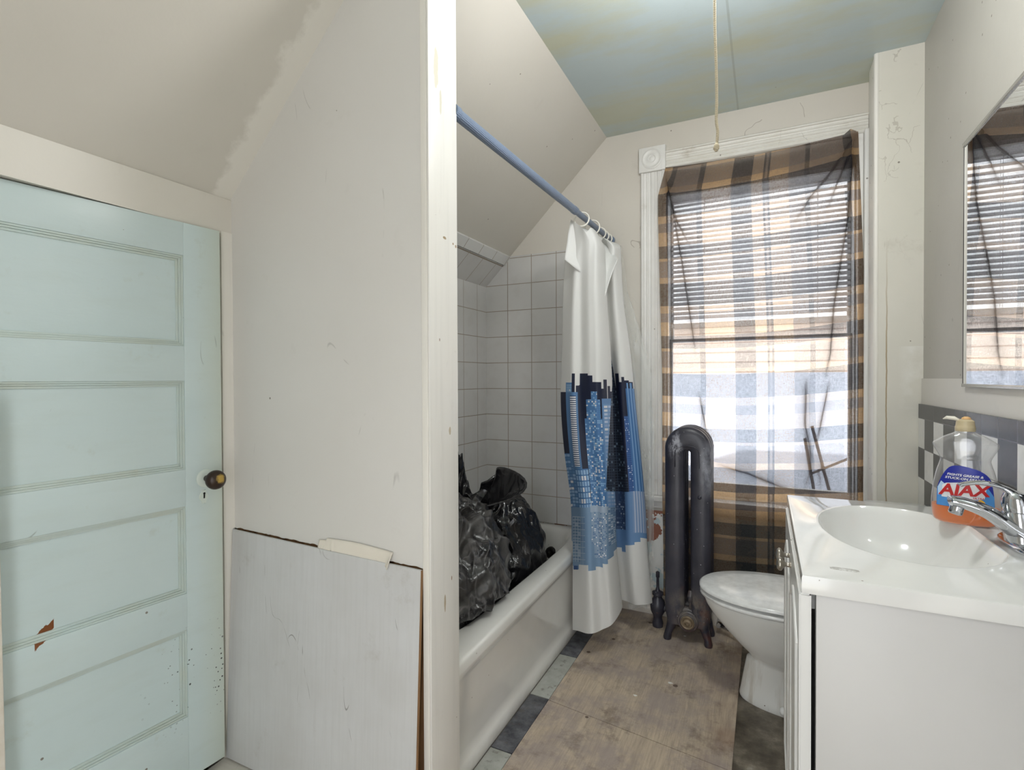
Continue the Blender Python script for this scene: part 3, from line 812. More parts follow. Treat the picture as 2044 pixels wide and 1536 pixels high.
# ------------------------------------------------------------------ pull cord and lamp
g = G('old_cotton_cord'); x, y, z, P = g.pos()
tw = g.f('SINE', g.f('ADD', g.f('MULTIPLY', z, 1500.), g.f('MULTIPLY', x, 900.)))
m_cord = g.done(g.bsdf(g.mix(g.f('MULTIPLY', g.step(tw, -.6, .8), .35), lin((196, 184, 158)), lin((150, 136, 112))), .85, g.bump(tw, .5, .001)))
pc = empty('pull_cord', (-.104, 1.3, 2.40), label='long beige cotton pull cord hanging from the ceiling lamp in front of the window', cat='cord')
bm = bmesh.new(); tube(bm, spline([(-.108, 1.3, 2.375), (-.107, 1.3, 2.05), (-.104, 1.3, 1.93), (-.1025, 1.3, 1.85), (-.1035, 1.3, 1.80), (-.1005, 1.3, 1.772), (-.103, 1.3, 1.738)], 50), .0032, 10)
mk('cord', bm, m_cord, pc, smooth='all')
bm = bmesh.new(); tube(bm, [(-.1025, 1.3, 1.746), (-.103, 1.3, 1.740), (-.1035, 1.3, 1.733), (-.1035, 1.3, 1.727)], [.0035, .0062, .0065, .003], 10)
mk('knot', bm, m_cord, pc, smooth='all')
m_porc = plain('white_porcelain', (232, 230, 224), .15)
lf = empty('ceiling_lamp', (-.104, 1.30, ZC), label='porcelain lampholder with a bare bulb on the ceiling above the cord', cat='lamp')
bm = bmesh.new(); lathe(bm, [(.055, 0), (.055, -.012), (.040, -.03), (.026, -.040), (.024, -.058), (.004, -.06)], Matrix.Translation((-.104, 1.36, ZC)), 32); mk('lampholder', bm, m_porc, lf, smooth='all')
bm = bmesh.new(); lathe(bm, [(.013, -.055), (.015, -.075), (.028, -.105), (.030, -.125), (.022, -.145), (.002, -.155)], Matrix.Translation((-.104, 1.36, ZC)), 24); mk('bulb', bm, plain('frosted_bulb', (240, 238, 230), .3), lf, smooth='all')
bm = bmesh.new(); tube(bm, [(-.104, 1.342, ZC-.05), (-.106, 1.31, ZC-.06), (-.108, 1.3, ZC-.092)], .002, 8); mk('pull_chain', bm, m_porc, lf)

# ------------------------------------------------------------------ shower rod, rings, curtain, liner
g = G('blue_grey_rod'); x, y, z, P = g.pos()
m_rod = g.done(g.bsdf(lin((118, 133, 156)), .32, g.bump(g.f('SINE', g.f('MULTIPLY', g.f('ARCTAN2', g.f('SUBTRACT', x, g.f('ADD', -.748, g.f('MULTIPLY', y, .007))), g.f('SUBTRACT', z, 1.922)), 28.)), .5, .0008)))
A, B_ = Vector((-.752, YP1+.004, 1.917)), Vector((-.724, YB, 1.923))
def rp(y): return A.lerp(B_, (y-A.y)/(B_.y-A.y))
rod = empty('shower_rod', tuple(A), label='blue-grey ribbed tension rod running over the tub', cat='curtain rod')
bm = bmesh.new(); tube(bm, [rp(YP1+.02), rp(2.13)], .0160, 24); mk('outer_tube', bm, m_rod, rod, smooth=40)
bm = bmesh.new(); tube(bm, [rp(2.10), rp(YB-.01)], .0128, 24); mk('inner_tube', bm, m_rod, rod, smooth=40)
bm = bmesh.new(); tube(bm, [rp(2.105), rp(2.11), rp(2.135), rp(2.14)], [.0165, .0172, .0172, .0150], 24); mk('collar', bm, m_rod, rod, smooth=40)
for nm, a, b in (('end_cap', YP1+.004, YP1+.026), ('end_cap', YB-.024, YB-.0095)):
    bm = bmesh.new(); tube(bm, [rp(a), rp(b)], .019, 24); mk(nm, bm, m_rod, rod, smooth=40)
m_ring = plain('white_plastic_ring', (236, 232, 222), .25)
for k, (y, rr, lb) in enumerate([(2.215, .033, 'white plastic curtain ring nearest the camera, holding the corner of the cloth'), (2.36, .036, 'second white plastic curtain ring, above the metal eyelet'), (2.475, .030, 'third white curtain ring along the blue rod'), (2.53, .029, 'fourth white curtain ring in the tight bunch by the wall'), (2.585, .029, 'last white curtain ring nearest the window wall')]):
    c = rp(y)+Vector((0, 0, -.014))
    bm = bmesh.new(); pts = []
    for i in range(33):
        a = 2*PI*i/32
        pts.append(c+Vector((math.sin(a)*rr*.92, .010*math.sin(a+.6), math.cos(a)*rr*.98)))
    tube(bm, pts, .0034, 8, cap=False)
    mk('curtain_ring', bm, m_ring, smooth='all', label=lb, cat='curtain ring', group='curtain rings on the shower rod')

NET = [[[-0.813,2.3,1.935],[-0.792,2.24,1.921],[-0.753,2.19,1.888],[-0.723,2.17,1.862],[-0.694,2.15,1.831],[-0.682,2.19,1.855],[-0.684,2.27,1.86],[-0.718,2.36,1.887],[-0.757,2.43,1.9],[-0.73,2.44,1.89],[-0.694,2.4,1.866],[-0.667,2.4,1.853],[-0.662,2.46,1.857],[-0.688,2.53,1.877]],[[-0.819,2.3,1.843],[-0.799,2.24,1.827],[-0.752,2.187,1.808],[-0.719,2.182,1.803],[-0.678,2.15,1.791],[-0.656,2.188,1.797],[-0.649,2.27,1.789],[-0.682,2.36,1.813],[-0.72,2.43,1.833],[-0.693,2.44,1.832],[-0.657,2.4,1.819],[-0.629,2.4,1.816],[-0.623,2.46,1.829],[-0.648,2.53,1.848]],[[-0.835,2.3,1.752],[-0.816,2.24,1.738],[-0.763,2.184,1.721],[-0.729,2.191,1.719],[-0.681,2.15,1.706],[-0.653,2.186,1.71],[-0.643,2.27,1.726],[-0.675,2.36,1.747],[-0.713,2.43,1.766],[-0.686,2.44,1.765],[-0.651,2.4,1.753],[-0.624,2.4,1.75],[-0.618,2.46,1.762],[-0.643,2.53,1.779]],[[-0.846,2.3,1.566],[-0.829,2.24,1.557],[-0.77,2.181,1.545],[-0.734,2.194,1.544],[-0.681,2.15,1.534],[-0.648,2.184,1.537],[-0.634,2.27,1.547],[-0.666,2.36,1.561],[-0.703,2.43,1.573],[-0.676,2.44,1.573],[-0.64,2.4,1.565],[-0.613,2.4,1.563],[-0.607,2.46,1.57],[-0.631,2.53,1.582]],[[-0.853,2.3,1.332],[-0.837,2.24,1.328],[-0.773,2.178,1.324],[-0.732,2.189,1.323],[-0.676,2.15,1.32],[-0.639,2.182,1.32],[-0.621,2.27,1.324],[-0.652,2.36,1.329],[-0.689,2.43,1.333],[-0.658,2.44,1.333],[-0.618,2.4,1.33],[-0.587,2.4,1.329],[-0.576,2.46,1.331],[-0.6,2.53,1.335]],[[-0.857,2.3,1.096],[-0.842,2.24,1.099],[-0.775,2.175,1.102],[-0.729,2.178,1.103],[-0.673,2.15,1.105],[-0.633,2.18,1.104],[-0.612,2.27,1.101],[-0.643,2.36,1.097],[-0.68,2.43,1.094],[-0.645,2.44,1.094],[-0.602,2.4,1.096],[-0.567,2.4,1.097],[-0.553,2.46,1.094],[-0.576,2.53,1.091]],[[-0.839,2.3,0.861],[-0.826,2.24,0.87],[-0.76,2.172,0.882],[-0.711,2.162,0.886],[-0.663,2.15,0.89],[-0.624,2.178,0.889],[-0.606,2.27,0.878],[-0.637,2.36,0.865],[-0.673,2.43,0.854],[-0.634,2.44,0.855],[-0.587,2.4,0.863],[-0.547,2.4,0.865],[-0.529,2.46,0.859],[-0.552,2.53,0.849]],[[-0.806,2.3,0.629],[-0.795,2.24,0.643],[-0.733,2.169,0.664],[-0.686,2.145,0.674],[-0.648,2.15,0.677],[-0.613,2.176,0.675],[-0.599,2.27,0.656],[-0.63,2.36,0.634],[-0.666,2.43,0.615],[-0.623,2.44,0.617],[-0.573,2.4,0.631],[-0.53,2.4,0.635],[-0.509,2.46,0.624],[-0.53,2.53,0.607]],[[-0.8,2.3,0.395],[-0.791,2.24,0.414],[-0.728,2.166,0.446],[-0.677,2.131,0.463],[-0.644,2.15,0.462],[-0.608,2.174,0.46],[-0.595,2.27,0.456],[-0.626,2.36,0.425],[-0.661,2.43,0.4],[-0.617,2.44,0.403],[-0.566,2.4,0.422],[-0.52,2.4,0.428],[-0.497,2.46,0.414],[-0.519,2.53,0.39]],[[-0.799,2.3,0.207],[-0.792,2.24,0.231],[-0.725,2.163,0.271],[-0.67,2.123,0.296],[-0.637,2.15,0.291],[-0.598,2.172,0.29],[-0.582,2.27,0.301],[-0.612,2.36,0.288],[-0.647,2.43,0.263],[-0.603,2.44,0.262],[-0.552,2.4,0.279],[-0.507,2.4,0.282],[-0.484,2.46,0.27],[-0.505,2.53,0.252]],[[-0.796,2.3,0.043],[-0.79,2.24,0.057],[-0.721,2.16,0.093],[-0.664,2.121,0.12],[-0.63,2.15,0.125],[-0.588,2.17,0.153],[-0.571,2.27,0.181],[-0.601,2.36,0.174],[-0.635,2.43,0.152],[-0.592,2.44,0.144],[-0.542,2.4,0.157],[-0.497,2.4,0.161],[-0.475,2.46,0.151],[-0.495,2.53,0.139]]]
# cloth coordinate of each net column / row
CU = [-.05, 0, .19, .38, .58, .80, 1.0, 1.06, 1.12, 1.28, 1.50, 1.75, 2.0, 2.05]
RV = [.445, .480, .520, .600, .700, .800, .900, 1.0, 1.1, 1.18, 1.262]
def skyline():
    g = G('city_print_cloth'); u, v = g.uv(); x, y, z, P = g.pos()
    NAVY, MID, SKY, PALE, WH = lin((24, 32, 58)), lin((74, 118, 172)), lin((122, 164, 206)), lin((168, 186, 208)), lin((232, 234, 238))
    BASE = lin((232, 232, 230))
    def rect(u0, u1, v0, v1):
        a = g.f('MULTIPLY', g.f('GREATER_THAN', u, u0), g.f('LESS_THAN', u, u1))
        b = g.f('MULTIPLY', g.f('GREATER_THAN', v, v0), g.f('LESS_THAN', v, v1))
        return g.f('MULTIPLY', a, b)
    col = BASE
    def put(c, r, colr, amt=1.):
        m = rect(*r)
        return g.mix(m if amt == 1. else g.f('MULTIPLY', m, amt), c, colr)
    def windows(r, nu, dv, body, colors, gapu=.22, gapv=.30, bias=.5, seed=0.):
        """colour of a facade: body with a grid of randomly lit windows"""
        a = g.f('MULTIPLY', g.f('SUBTRACT', u, r[0]), nu/(r[1]-r[0])); b = g.f('DIVIDE', g.f('SUBTRACT', v, r[2]), dv)
        wn = g.n('TexWhiteNoise', {'Vector': g.n('CombineXYZ', {0: g.f('FLOOR', a), 1: g.f('FLOOR', b), 2: seed}).outputs[0]}).outputs[0]
        lo, mid, hi = colors
        wc = g.ramp(wn, [(0., lo), (bias, mid), (.86, hi)], 'CONSTANT')
        ins = g.f('MULTIPLY', g.f('GREATER_THAN', g.f('FRACT', a), gapu), g.f('GREATER_THAN', g.f('FRACT', b), gapv))
        return g.mix(ins, body, wc)
    def bld(c, rs, wargs):
        wcol = windows(*wargs)
        for r in rs: c = g.mix(rect(*r), c, wcol)
        return c
    LBL, LB2 = lin((150, 186, 220)), lin((96, 142, 192))
    # ---- front fold: dark silhouettes
    for r in ((-.09, .13, .782, .915), (.22, .28, .745, .80), (.30, .44, .768, 1.0), (.37, .53, .745, 1.0), (.53, .62, .749, 1.0), (.62, .80, .762, 1.0), (.80, .84, .775, 1.), (.835, .89, .757, 1.), (.90, .95, .770, 1.), (.95, 1.01, .781, 1.)):
        col = put(col, r, NAVY)
    col = put(col, (.30, .36, .700, .769), BASE) 
    # pale tower at the far left edge
    col = bld(col, [(-.09, .17, .905, 1.02)], ((-.09, .17, .905, 1.02), 4, .0066, MID, (LB2, LBL, WH), .15, .25, .3, 1.))
    # narrow tower with white bands
    col = put(col, (.11, .22, .763, .93), LB2)
    col = bld(col, [(.12, .215, .766, .782)], ((.12, .215, .76, .8), 4, .005, SKY, (LBL, LBL, WH), .2, .3, .5, 2.))
    col = put(col, (.15, .335, .782, .936), lin((92, 132, 178)))
    col = bld(col, [(.185, .30, .789, .93)], ((.185, .30, .789, .93), 1.0, .0043, lin((40, 60, 100)), (WH, WH, WH), .0, .42, .5, 3.))
    col = bld(col, [(.17, .44, .935, 1.055)], ((.17, .44, .935, 1.055), 5, .0115, MID, (LBL, LBL, WH), .30, .22, .5, 4.))
    # large central tower
    DC = (lin((84, 132, 186)), lin((140, 182, 220)), WH)
    col = bld(col, [(.585, .71, .781, .80), (.49, .77, .797, .84), (.45, .83, .835, 1.012)], ((.45, .83, .78, 1.012), 11, .0038, lin((70, 110, 160)), DC, .14, .2, .55, 5.))
    # right tower, wide horizontal windows
    col = put(col, (.80, 1.02, .795, 1.012), lin((104, 146, 196)))
    col = bld(col, [(.82, 1.02, .806, 1.012)], ((.82, 1.02, .806, 1.012), 3, .0075, lin((120, 160, 206)), (lin((150, 176, 214)), lin((196, 212, 236)), WH), .2, .42, .5, 6.))
    # reflection in the water
    RB = lin((128, 158, 190))
    for r in ((0.04, .16, 1.012, 1.135), (.16, .36, 1.012, 1.125), (.36, .52, 1.012, 1.137), (.52, .68, 1.012, 1.130), (.68, .80, 1.012, 1.122), (.80, .92, 1.012, 1.114), (.92, 1.02, 1.012, 1.106), (-.09, .05, 1.012, 1.128)):
        col = put(col, r, RB)
    col = bld(col, [(.02, .20, 1.03, 1.12)], ((.02, .20, 1.03, 1.12), 3, .006, lin((190, 204, 218)), (lin((116, 146, 180)), lin((130, 160, 190)), lin((170, 190, 210))), .2, .25, .5, 7.))
    col = bld(col, [(.20, .30, 1.03, 1.125)], ((.20, .30, 1.03, 1.12), 2, .012, lin((176, 192, 208)), (lin((120, 150, 184)), RB, RB), .1, .1, .5, 7.5))
    col = bld(col, [(.44, .80, 1.012, 1.085), (.50, .78, 1.085, 1.112)], ((.44, .80, 1.012, 1.11), 12, .0034, lin((150, 172, 196)), (lin((98, 132, 176)), lin((150, 172, 198)), WH), .1, .3, .22, 8.))
    col = put(col, (.42, .84, 1.010, 1.022), lin((170, 188, 208)))
    col = bld(col, [(.82, 1.02, 1.012, 1.09)], ((.82, 1.02, 1.012, 1.10), 4, .0045, RB, (lin((100, 130, 170)), lin((186, 200, 216)), WH), .2, .4, .3, 9.))
    col = put(col, (.05, .14, 1.128, 1.136), lin((50, 84, 140)))
    # ---- hidden fold and spire
    u2 = u
    SP = (lin((28, 34, 52)), lin((34, 44, 62)), lin((120, 140, 160)))
    spw = windows((1.0, 1.6, .70, .98), 14, .0052, lin((62, 74, 92)), SP, .25, .3, .6, 10.)
    # spire widens downwards from v=.692 to .98
    hw = g.f('ADD', .05, g.f('MULTIPLY', g.step(v, .700, .80), .16))
    hw = g.f('ADD', hw, g.f('MULTIPLY', g.step(v, .80, .98), .16))
    sp = g.f('MULTIPLY', g.f('LESS_THAN', g.f('ABSOLUTE', g.f('SUBTRACT', u, 1.17)), hw), g.f('MULTIPLY', g.f('GREATER_THAN', v, .69), g.f('LESS_THAN', v, .980)))
    for r in ((1.34, 1.46, .745, .985), (1.46, 1.56, .762, .985), (1.54, 1.64, .752, .985), (1.64, 1.80, .759, .985), (1.80, 1.95, .762, .985), (1.02, 1.30, .79, .985)):
        col = put(col, r, NAVY)
    col = g.mix(sp, col, spw)
    col = bld(col, [(1.54, 1.72, .830, .98)], ((1.54, 1.72, .83, .98), 6, .0042, lin((54, 88, 148)), (lin((70, 110, 170)), lin((70, 110, 170)), lin((190, 210, 236))), .3, .4, .55, 11.))
    for r in ((1.66, 2.06, .775, .985), (1.70, 1.76, .764, .80), (1.82, 1.9, .764, .8)):
        col = bld(col, [r], ((1.66, 2.06, .77, .985), 4, .5, lin((70, 118, 176)), (lin((126, 166, 210)),)*3, .55, .0, .5, 12.))
    # reflection of that side
    for r in ((1.0, 1.14, .98, 1.088), (1.14, 1.30, .98, 1.103), (1.30, 1.40, .98, 1.112), (1.40, 1.62, .98, 1.096), (1.62, 1.78, .98, 1.090), (1.78, 2.06, .98, 1.080)):
        col = put(col, r, lin((110, 148, 194)))
    col = bld(col, [(1.02, 1.42, .98, 1.06)], ((1.02, 1.42, .98, 1.06), 12, .0048, lin((62, 84, 120)), (lin((62, 84, 120)), lin((90, 112, 146)), lin((190, 204, 220))), .2, .3, .55, 13.))
    col = bld(col, [(1.60, 2.06, .98, 1.068)], ((1.60, 2.06, .98, 1.07), 6, .5, lin((128, 158, 200)), (lin((186, 198, 220)),)*3, .55, .0, .5, 14.))
    wv = g.noise(g.n('Mapping', {'Vector': P, 'Scale': (500, 500, 500)}).outputs[0], 1., 2)
    h = g.f('MULTIPLY', wv, .4)
    sh = g.n('MixShader', {0: .22, 1: g.bsdf(col, .55, g.bump(h, .15, .001)), 2: g.n('BsdfTranslucent', {0: col}).outputs[0]}).outputs[0]
    return g.done(sh)
m_city = skyline()
def netpoint(i, j):      # fractional row i, column j
    R = []
    def cr(a, b, c, d, f): return [.5*((2*q)+(-p+r)*f+(2*p-5*q+4*r-s)*f*f+(-p+3*q-3*r+s)*f**3) for p, q, r, s in zip(a, b, c, d)]
    k = min(int(j), len(NET[0])-2); f = j-k
    ki = min(int(i), len(NET)-2); fi = i-ki
    for rr in (ki-1, ki, ki+1, ki+2):
        row = NET[max(0, min(len(NET)-1, rr))]
        R.append(cr(row[max(k-1, 0)], row[k], row[k+1], row[min(k+2, len(row)-1)], f))
    return Vector(cr(*R, fi))
def lerp_list(L, t):
    k = min(int(t), len(L)-2); return L[k]+(L[k+1]-L[k])*(t-k)
bm = bmesh.new(); grid = []; uvs = []
NR, NC = 200, 210
for a in range(NR+1):
    i = a/NR*(len(NET)-1); row = []; ur = []
    for b in range(NC+1):
        j = b/NC*(len(NET[0])-1)
        p = netpoint(i, j); t = a/NR
        # soft secondary folds fan out from the rings
        am = .010*(1-.5*t)*min(1, t*5+.3)
        w = math.sin(j*2.6+1.1*math.sin(t*3)+.8*noise.noise(Vector((j*.6, t*2, 1))))
        p.x += am*w*.25; p.y += -am*w*1.2 - .010*noise.noise(Vector((j*.9, t*5, 4)))
        if p.z < .46: p.x = max(p.x, -.788)
        row.append(p); ur.append((lerp_list(CU, j), lerp_list(RV, i)))
    grid.append(row); uvs.append(ur)
sheet(bm, grid, uvs)
sc = mk('shower_curtain', bm, m_city, smooth='all', label='white shower curtain printed with a blue city skyline, bunched at the tub end', cat='shower curtain')
# folded-over corners at the top of the cloth
def flap(pts, nm='folded_corner', lb=None, off=.012):
    bm = bmesh.new(); n_ = 14; grid = []
    a, b, c, d = [Vector(p) for p in pts]
    for i in range(n_+1):
        s = i/n_; l = a.lerp(d, s); r = b.lerp(c, s); row = []
        for k in range(n_+1):
            q = k/n_; p = l.lerp(r, q); p.y -= off*math.sin(PI*q)*(.4+.6*s)+.004*noise.noise(Vector((q*4, s*4, 2))); row.append(p)
        grid.append(row)
    sheet(bm, grid)
    o = mk(nm, bm, m_plainc, sc, smooth='all'); md = o.modifiers.new('s', 'SOLIDIFY'); md.thickness = .001
    return o
g = G('white_curtain_cloth'); x, y, z, P = g.pos()
m_plainc = g.done(g.n('MixShader', {0: .2, 1: g.bsdf(lin((232, 232, 230)), .6), 2: g.n('BsdfTranslucent', {0: (.8, .8, .8)}).outputs[0]}).outputs[0])
FLAPS = [[[-0.782, 2.2, 1.899], [-0.679, 2.27, 1.842], [-0.693, 2.23, 1.634], [-0.787, 2.14, 1.719]], [[-0.752, 2.3, 1.893], [-0.687, 2.4, 1.863], [-0.704, 2.2, 1.718], [-0.699, 2.17, 1.716]], [[-0.697, 2.36, 1.847], [-0.662, 2.46, 1.814], [-0.594, 2.3, 1.736], [-0.639, 2.24, 1.548]]]
for f_ in FLAPS: flap(f_)
m_eye = plain('steel_eyelet', (150, 150, 150), .3, .9)
bm = bmesh.new(); c = Vector((-0.698, 2.285, 1.832)); tube(bm, [c+Vector((.0065*math.cos(a), 0, .0065*math.sin(a))) for a in [2*PI*i/24 for i in range(25)]], .0018, 6, cap=False); mk('eyelet', bm, m_eye, sc, smooth='all')
# clear liner behind: narrow translucent sheet between curtain and window casing
g = G('clear_vinyl_liner'); x, y, z, P = g.pos()
nz = g.noise(g.scaled(P, (8, 8, 2)), 1., 4)
body = g.bsdf(lin((225, 226, 224)), .18, g.bump(nz, .7, .01))
m_liner = g.done(g.n('MixShader', {0: g.f('ADD', .60, g.f('MULTIPLY', nz, .15)), 1: body, 2: g.n('BsdfTransparent', {0: (.96, .97, .96)}).outputs[0]}).outputs[0])
LIN = [[[-0.633, 2.5, 1.844], [-0.651, 2.6, 1.869]], [[-0.634, 2.5, 1.602], [-0.623, 2.6, 1.64]], [[-0.61, 2.5, 1.383], [-0.559, 2.6, 1.437]], [[-0.576, 2.5, 1.092], [-0.501, 2.58, 1.237]], [[-0.557, 2.5, 0.732], [-0.483, 2.56, 0.946]], [[-0.534, 2.5, 0.373], [-0.48, 2.54, 0.417]], [[-0.599, 2.49, 0.094], [-0.496, 2.52, 0.097]]]
bm = bmesh.new(); grid = []
for a in range(121):
    t = a/120*(len(LIN)-1); k = min(int(t), len(LIN)-2); f_ = t-k
    row = []
    for b in range(31):
        s = b/30
        def pt(r):
            p, q = Vector(r[0]), Vector(r[1]); v_ = p.lerp(q, s); return v_
        p = pt(LIN[k]).lerp(pt(LIN[k+1]), f_)
        p.y += .012*math.sin(s*9+a*.02)+.008*noise.noise(Vector((s*3, a*.05, 8)))
        row.append(p)
    grid.append(row)
sheet(bm, grid)
mk('shower_liner', bm, m_liner, smooth='all', label='clear plastic shower liner hanging behind the printed curtain by the window', cat='shower liner')
# ------------------------------------------------------------------ bathtub
def sup(cx, cy, rx, ry, z, n, N=96, egg=0):
    pts = []
    for i in range(N):
        a = 2*PI*i/N; c, s = math.cos(a), math.sin(a)
        x = abs(c)**(2/n)*(1 if c >= 0 else -1)*rx; y = abs(s)**(2/n)*(1 if s >= 0 else -1)*ry
        pts.append(Vector((cx+x, cy+y, z)))
    return pts
g = G('tub_enamel'); x, y, z, P = g.pos()
c = g.mix(g.f('MULTIPLY', g.step(g.noise(P, 5., 5), .4, .7), .5), lin((226, 225, 221)), lin((214, 212, 206)))
c = g.mix(g.f('MULTIPLY', g.speck(P, 40., .09, .95), .7), c, lin((120, 112, 100)))
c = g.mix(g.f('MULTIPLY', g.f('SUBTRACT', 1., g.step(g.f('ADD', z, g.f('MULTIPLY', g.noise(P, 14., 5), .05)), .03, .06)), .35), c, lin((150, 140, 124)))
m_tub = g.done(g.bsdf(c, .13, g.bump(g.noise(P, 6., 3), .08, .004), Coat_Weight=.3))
ZR = .40
Y0, Y1 = YP1+.006, YB-.010
tub = empty('bathtub', (-1.13, 1.93, 0), label='white enamel bathtub in the tiled alcove, filled with black bags', cat='bathtub')
def xo(y): return -.772-.035*(y-Y0)/(Y1-Y0)
bm = bmesh.new()
N = 96
def rectring(z, inset, xout_shift=0):
    out = []
    for p in sup(0, 0, 1, 1, z, 2., N):
        m = max(abs(p.x), abs(p.y)); u, v = p.x/m, p.y/m
        yy = (Y0+Y1)/2+v*((Y1-Y0)/2-inset)
        xa, xb = XL+.002+inset, xo(yy)-inset-xout_shift
        out.append(Vector(((xa+xb)/2+u*(xb-xa)/2, yy, z)))
    return out
cx, cy = -1.152, (Y0+Y1)/2
rings = [rectring(ZR-.035, 0), rectring(ZR-.012, .0), rectring(ZR-.004, .004), rectring(ZR, .012),
         sup(cx, cy, .288, .700, ZR-.001, 5, N), sup(cx, cy, .276, .690, ZR-.008, 5, N), sup(cx, cy, .268, .680, ZR-.03, 4.5, N),
         sup(cx, cy, .255, .655, ZR-.15, 4, N), sup(cx, cy, .238, .62, ZR-.28, 3.6, N), sup(cx, cy, .20, .56, ZR-.325, 3, N), sup(cx, cy, .12, .42, ZR-.335, 3, N)]
loft(bm, rings, cap0=False)
mk('rim_and_basin', bm, m_tub, tub, smooth=50)
# apron with recessed panel and kick ledge
bm = bmesh.new(); sec = []
for yy in [Y0+(Y1-Y0)*i/40 for i in range(41)]:
    xx = xo(yy); e = min(yy-Y0, Y1-yy); k = max(0, min(1, (e-.05)/.09)); k = k*k*(3-2*k)
    xb = -.806
    sec.append([(xx-.05, yy, ZR-.03), (xx-.0005, yy, ZR-.030), (xx-.001, yy, ZR-.045), (xx-.004-.006*k, yy, ZR-.058), (xx-.005-.010*k, yy, ZR-.075),
                (xb-.002-.010*k, yy, .085), (xb-.001-.010*k, yy, .06), (xb-.001-.004*k, yy, .048), (xb, yy, .040), (xb, yy, .002), (xb-.05, yy, .002)])
loft(bm, sec, closed=False, cap0=False, cap1=False)
mk('apron', bm, m_tub, tub, smooth=50)
boxobj('tub_body', (XL+.01, -.86, Y0+.03, Y1-.03, .002, .05), m_tub, tub)
m_blackmetal = plain('dark_metal', (36, 34, 34), .35, .7)
bm = bmesh.new(); T = Matrix.Translation((-1.03, 2.585, .268)) @ Matrix.Rotation(PI/2, 4, 'X')
lathe(bm, [(.034, -.01), (.034, .004), (.028, .010), (.010, .012), (.001, .012)], T, 32); tube(bm, [(-1.03, 2.573, .268), (-1.03, 2.553, .285)], .006, 8)
mk('overflow_plate', bm, m_blackmetal, tub, smooth=40, label='dark overflow plate with lever')

# ------------------------------------------------------------------ black trash bags
def bagmat(name, dust, rough):
    g = G(name); x, y, z, P = g.pos()
    n1 = g.noise(P, 9., 6, .6, .8); v = g.n('TexVoronoi', {'Vector': g.n('Mapping', {'Vector': P, 'Scale': (1, 1, .6), 'Rotation': (.5, .3, .2)}).outputs[0], 'Scale': 16.}, feature='DISTANCE_TO_EDGE').outputs[0]
    rid = g.f('ABSOLUTE', g.f('SUBTRACT', g.noise(P, 5., 1, .4, 1.2), .5))
    rid2 = g.f('ABSOLUTE', g.f('SUBTRACT', g.noise(g.scaled(P, (1.6, 1.6, .7)), 11., 1, .4, 1.2), .5))
    h = g.f('ADD', g.f('MULTIPLY', rid, -1.6), g.f('MULTIPLY', rid2, -.6))
    c = g.mix(g.f('MULTIPLY', g.step(n1, .42, .68), dust), lin((16, 16, 20)), lin((110, 108, 106)))
    c = g.mix(g.f('MULTIPLY', g.f('SUBTRACT', 1., g.step(rid2, .0, .035)), dust*.8), c, lin((130, 128, 128)))
    return g.done(g.bsdf(c, g.f('ADD', rough, g.f('MULTIPLY', g.step(n1, .4, .7), dust*.5)), g.bump(h, .8, .022), Coat_Weight=.25, Coat_Roughness=.15))
m_bag1 = bagmat('dusty_black_plastic', .42, .24)
m_bag2 = bagmat('shiny_black_plastic', .06, .16)
def bag(label, c, r, m, seed, tilt=(0, 0), peaks=(), crink=.035, gather_shade=None):
    bm = bmesh.new()
    bmesh.ops.create_icosphere(bm, subdivisions=7, radius=1)
    sd = Vector((seed, seed*1.7, seed*.3))
    for v in bm.verts:
        d = v.co.normalized()
        def ridge(s, o): return 1-abs(noise.noise(d*s+sd+Vector((o, 0, o))))*2.2
        k = .55*ridge(1.6, 0)+.40*ridge(2.9, 4)+.18*ridge(5.5, 9)+.03*ridge(11, 2)
        # creases running up towards the gathered neck
        az = math.atan2(d.y, d.x)
        up = max(0, d.z)
        pl = (abs(math.sin(az*5.5+seed+2*noise.noise(d*2+sd)))-.5)*up*.9
        rad = 1+crink/ .25*(k-.55)+crink*1.9*pl
        p = Vector((d.x*r[0], d.y*r[1], d.z*r[2]))*rad
        p += d*.010*(1-2.5*abs(noise.noise(Vector((az*3.2+d.z*2.5, d.z*2.2, seed)))))
        if d.z < -.55: p.z = max(p.z, -.62*r[2])
        for px_, py_, pz_, w, hh in peaks:
            q = (Vector((px_, py_, pz_)).normalized()-d).length
            e = math.exp(-(q/w)**2)
            p += Vector((px_, py_, pz_)).normalized()*hh*e*(1+.5*ridge(9, 3))
        p.x += tilt[0]*p.z; p.y += tilt[1]*p.z
        co = Vector(c)+p
        # keep it inside the tub below the rim
        if co.z < ZR+.02:
            co.x = min(max(co.x, -1.405+.10*max(0, .2-co.z)), -.885-.10*max(0, .2-co.z))
        else: co.x = max(co.x, XL+.015)
        co.z = max(co.z, .078)
        v.co = co
    return mk('trash_bag', bm, m, smooth='all', label=label, cat='trash bag')
bag('shiny black trash bag at the back of the tub, nearest the window wall', (-1.13, 2.10, .33), (.235, .24, .35), m_bag2, 3.1, tilt=(.06, 0), crink=.030)
bg = bag('black trash bag with two upright twisted peaks in the tub', (-1.20, 1.86, .42), (.20, .21, .30), m_bag2, 8.3, peaks=((.15, -.05, 1, .20, .12), (.75, .2, 1.0, .15, .11), (.95, .1, .85, .12, .06)), crink=.045)
bag('dusty grey-black trash bag bulging at the front of the tub', (-1.09, 1.60, .39), (.25, .29, .34), m_bag1, 5.5, tilt=(.08, .10), crink=.040)
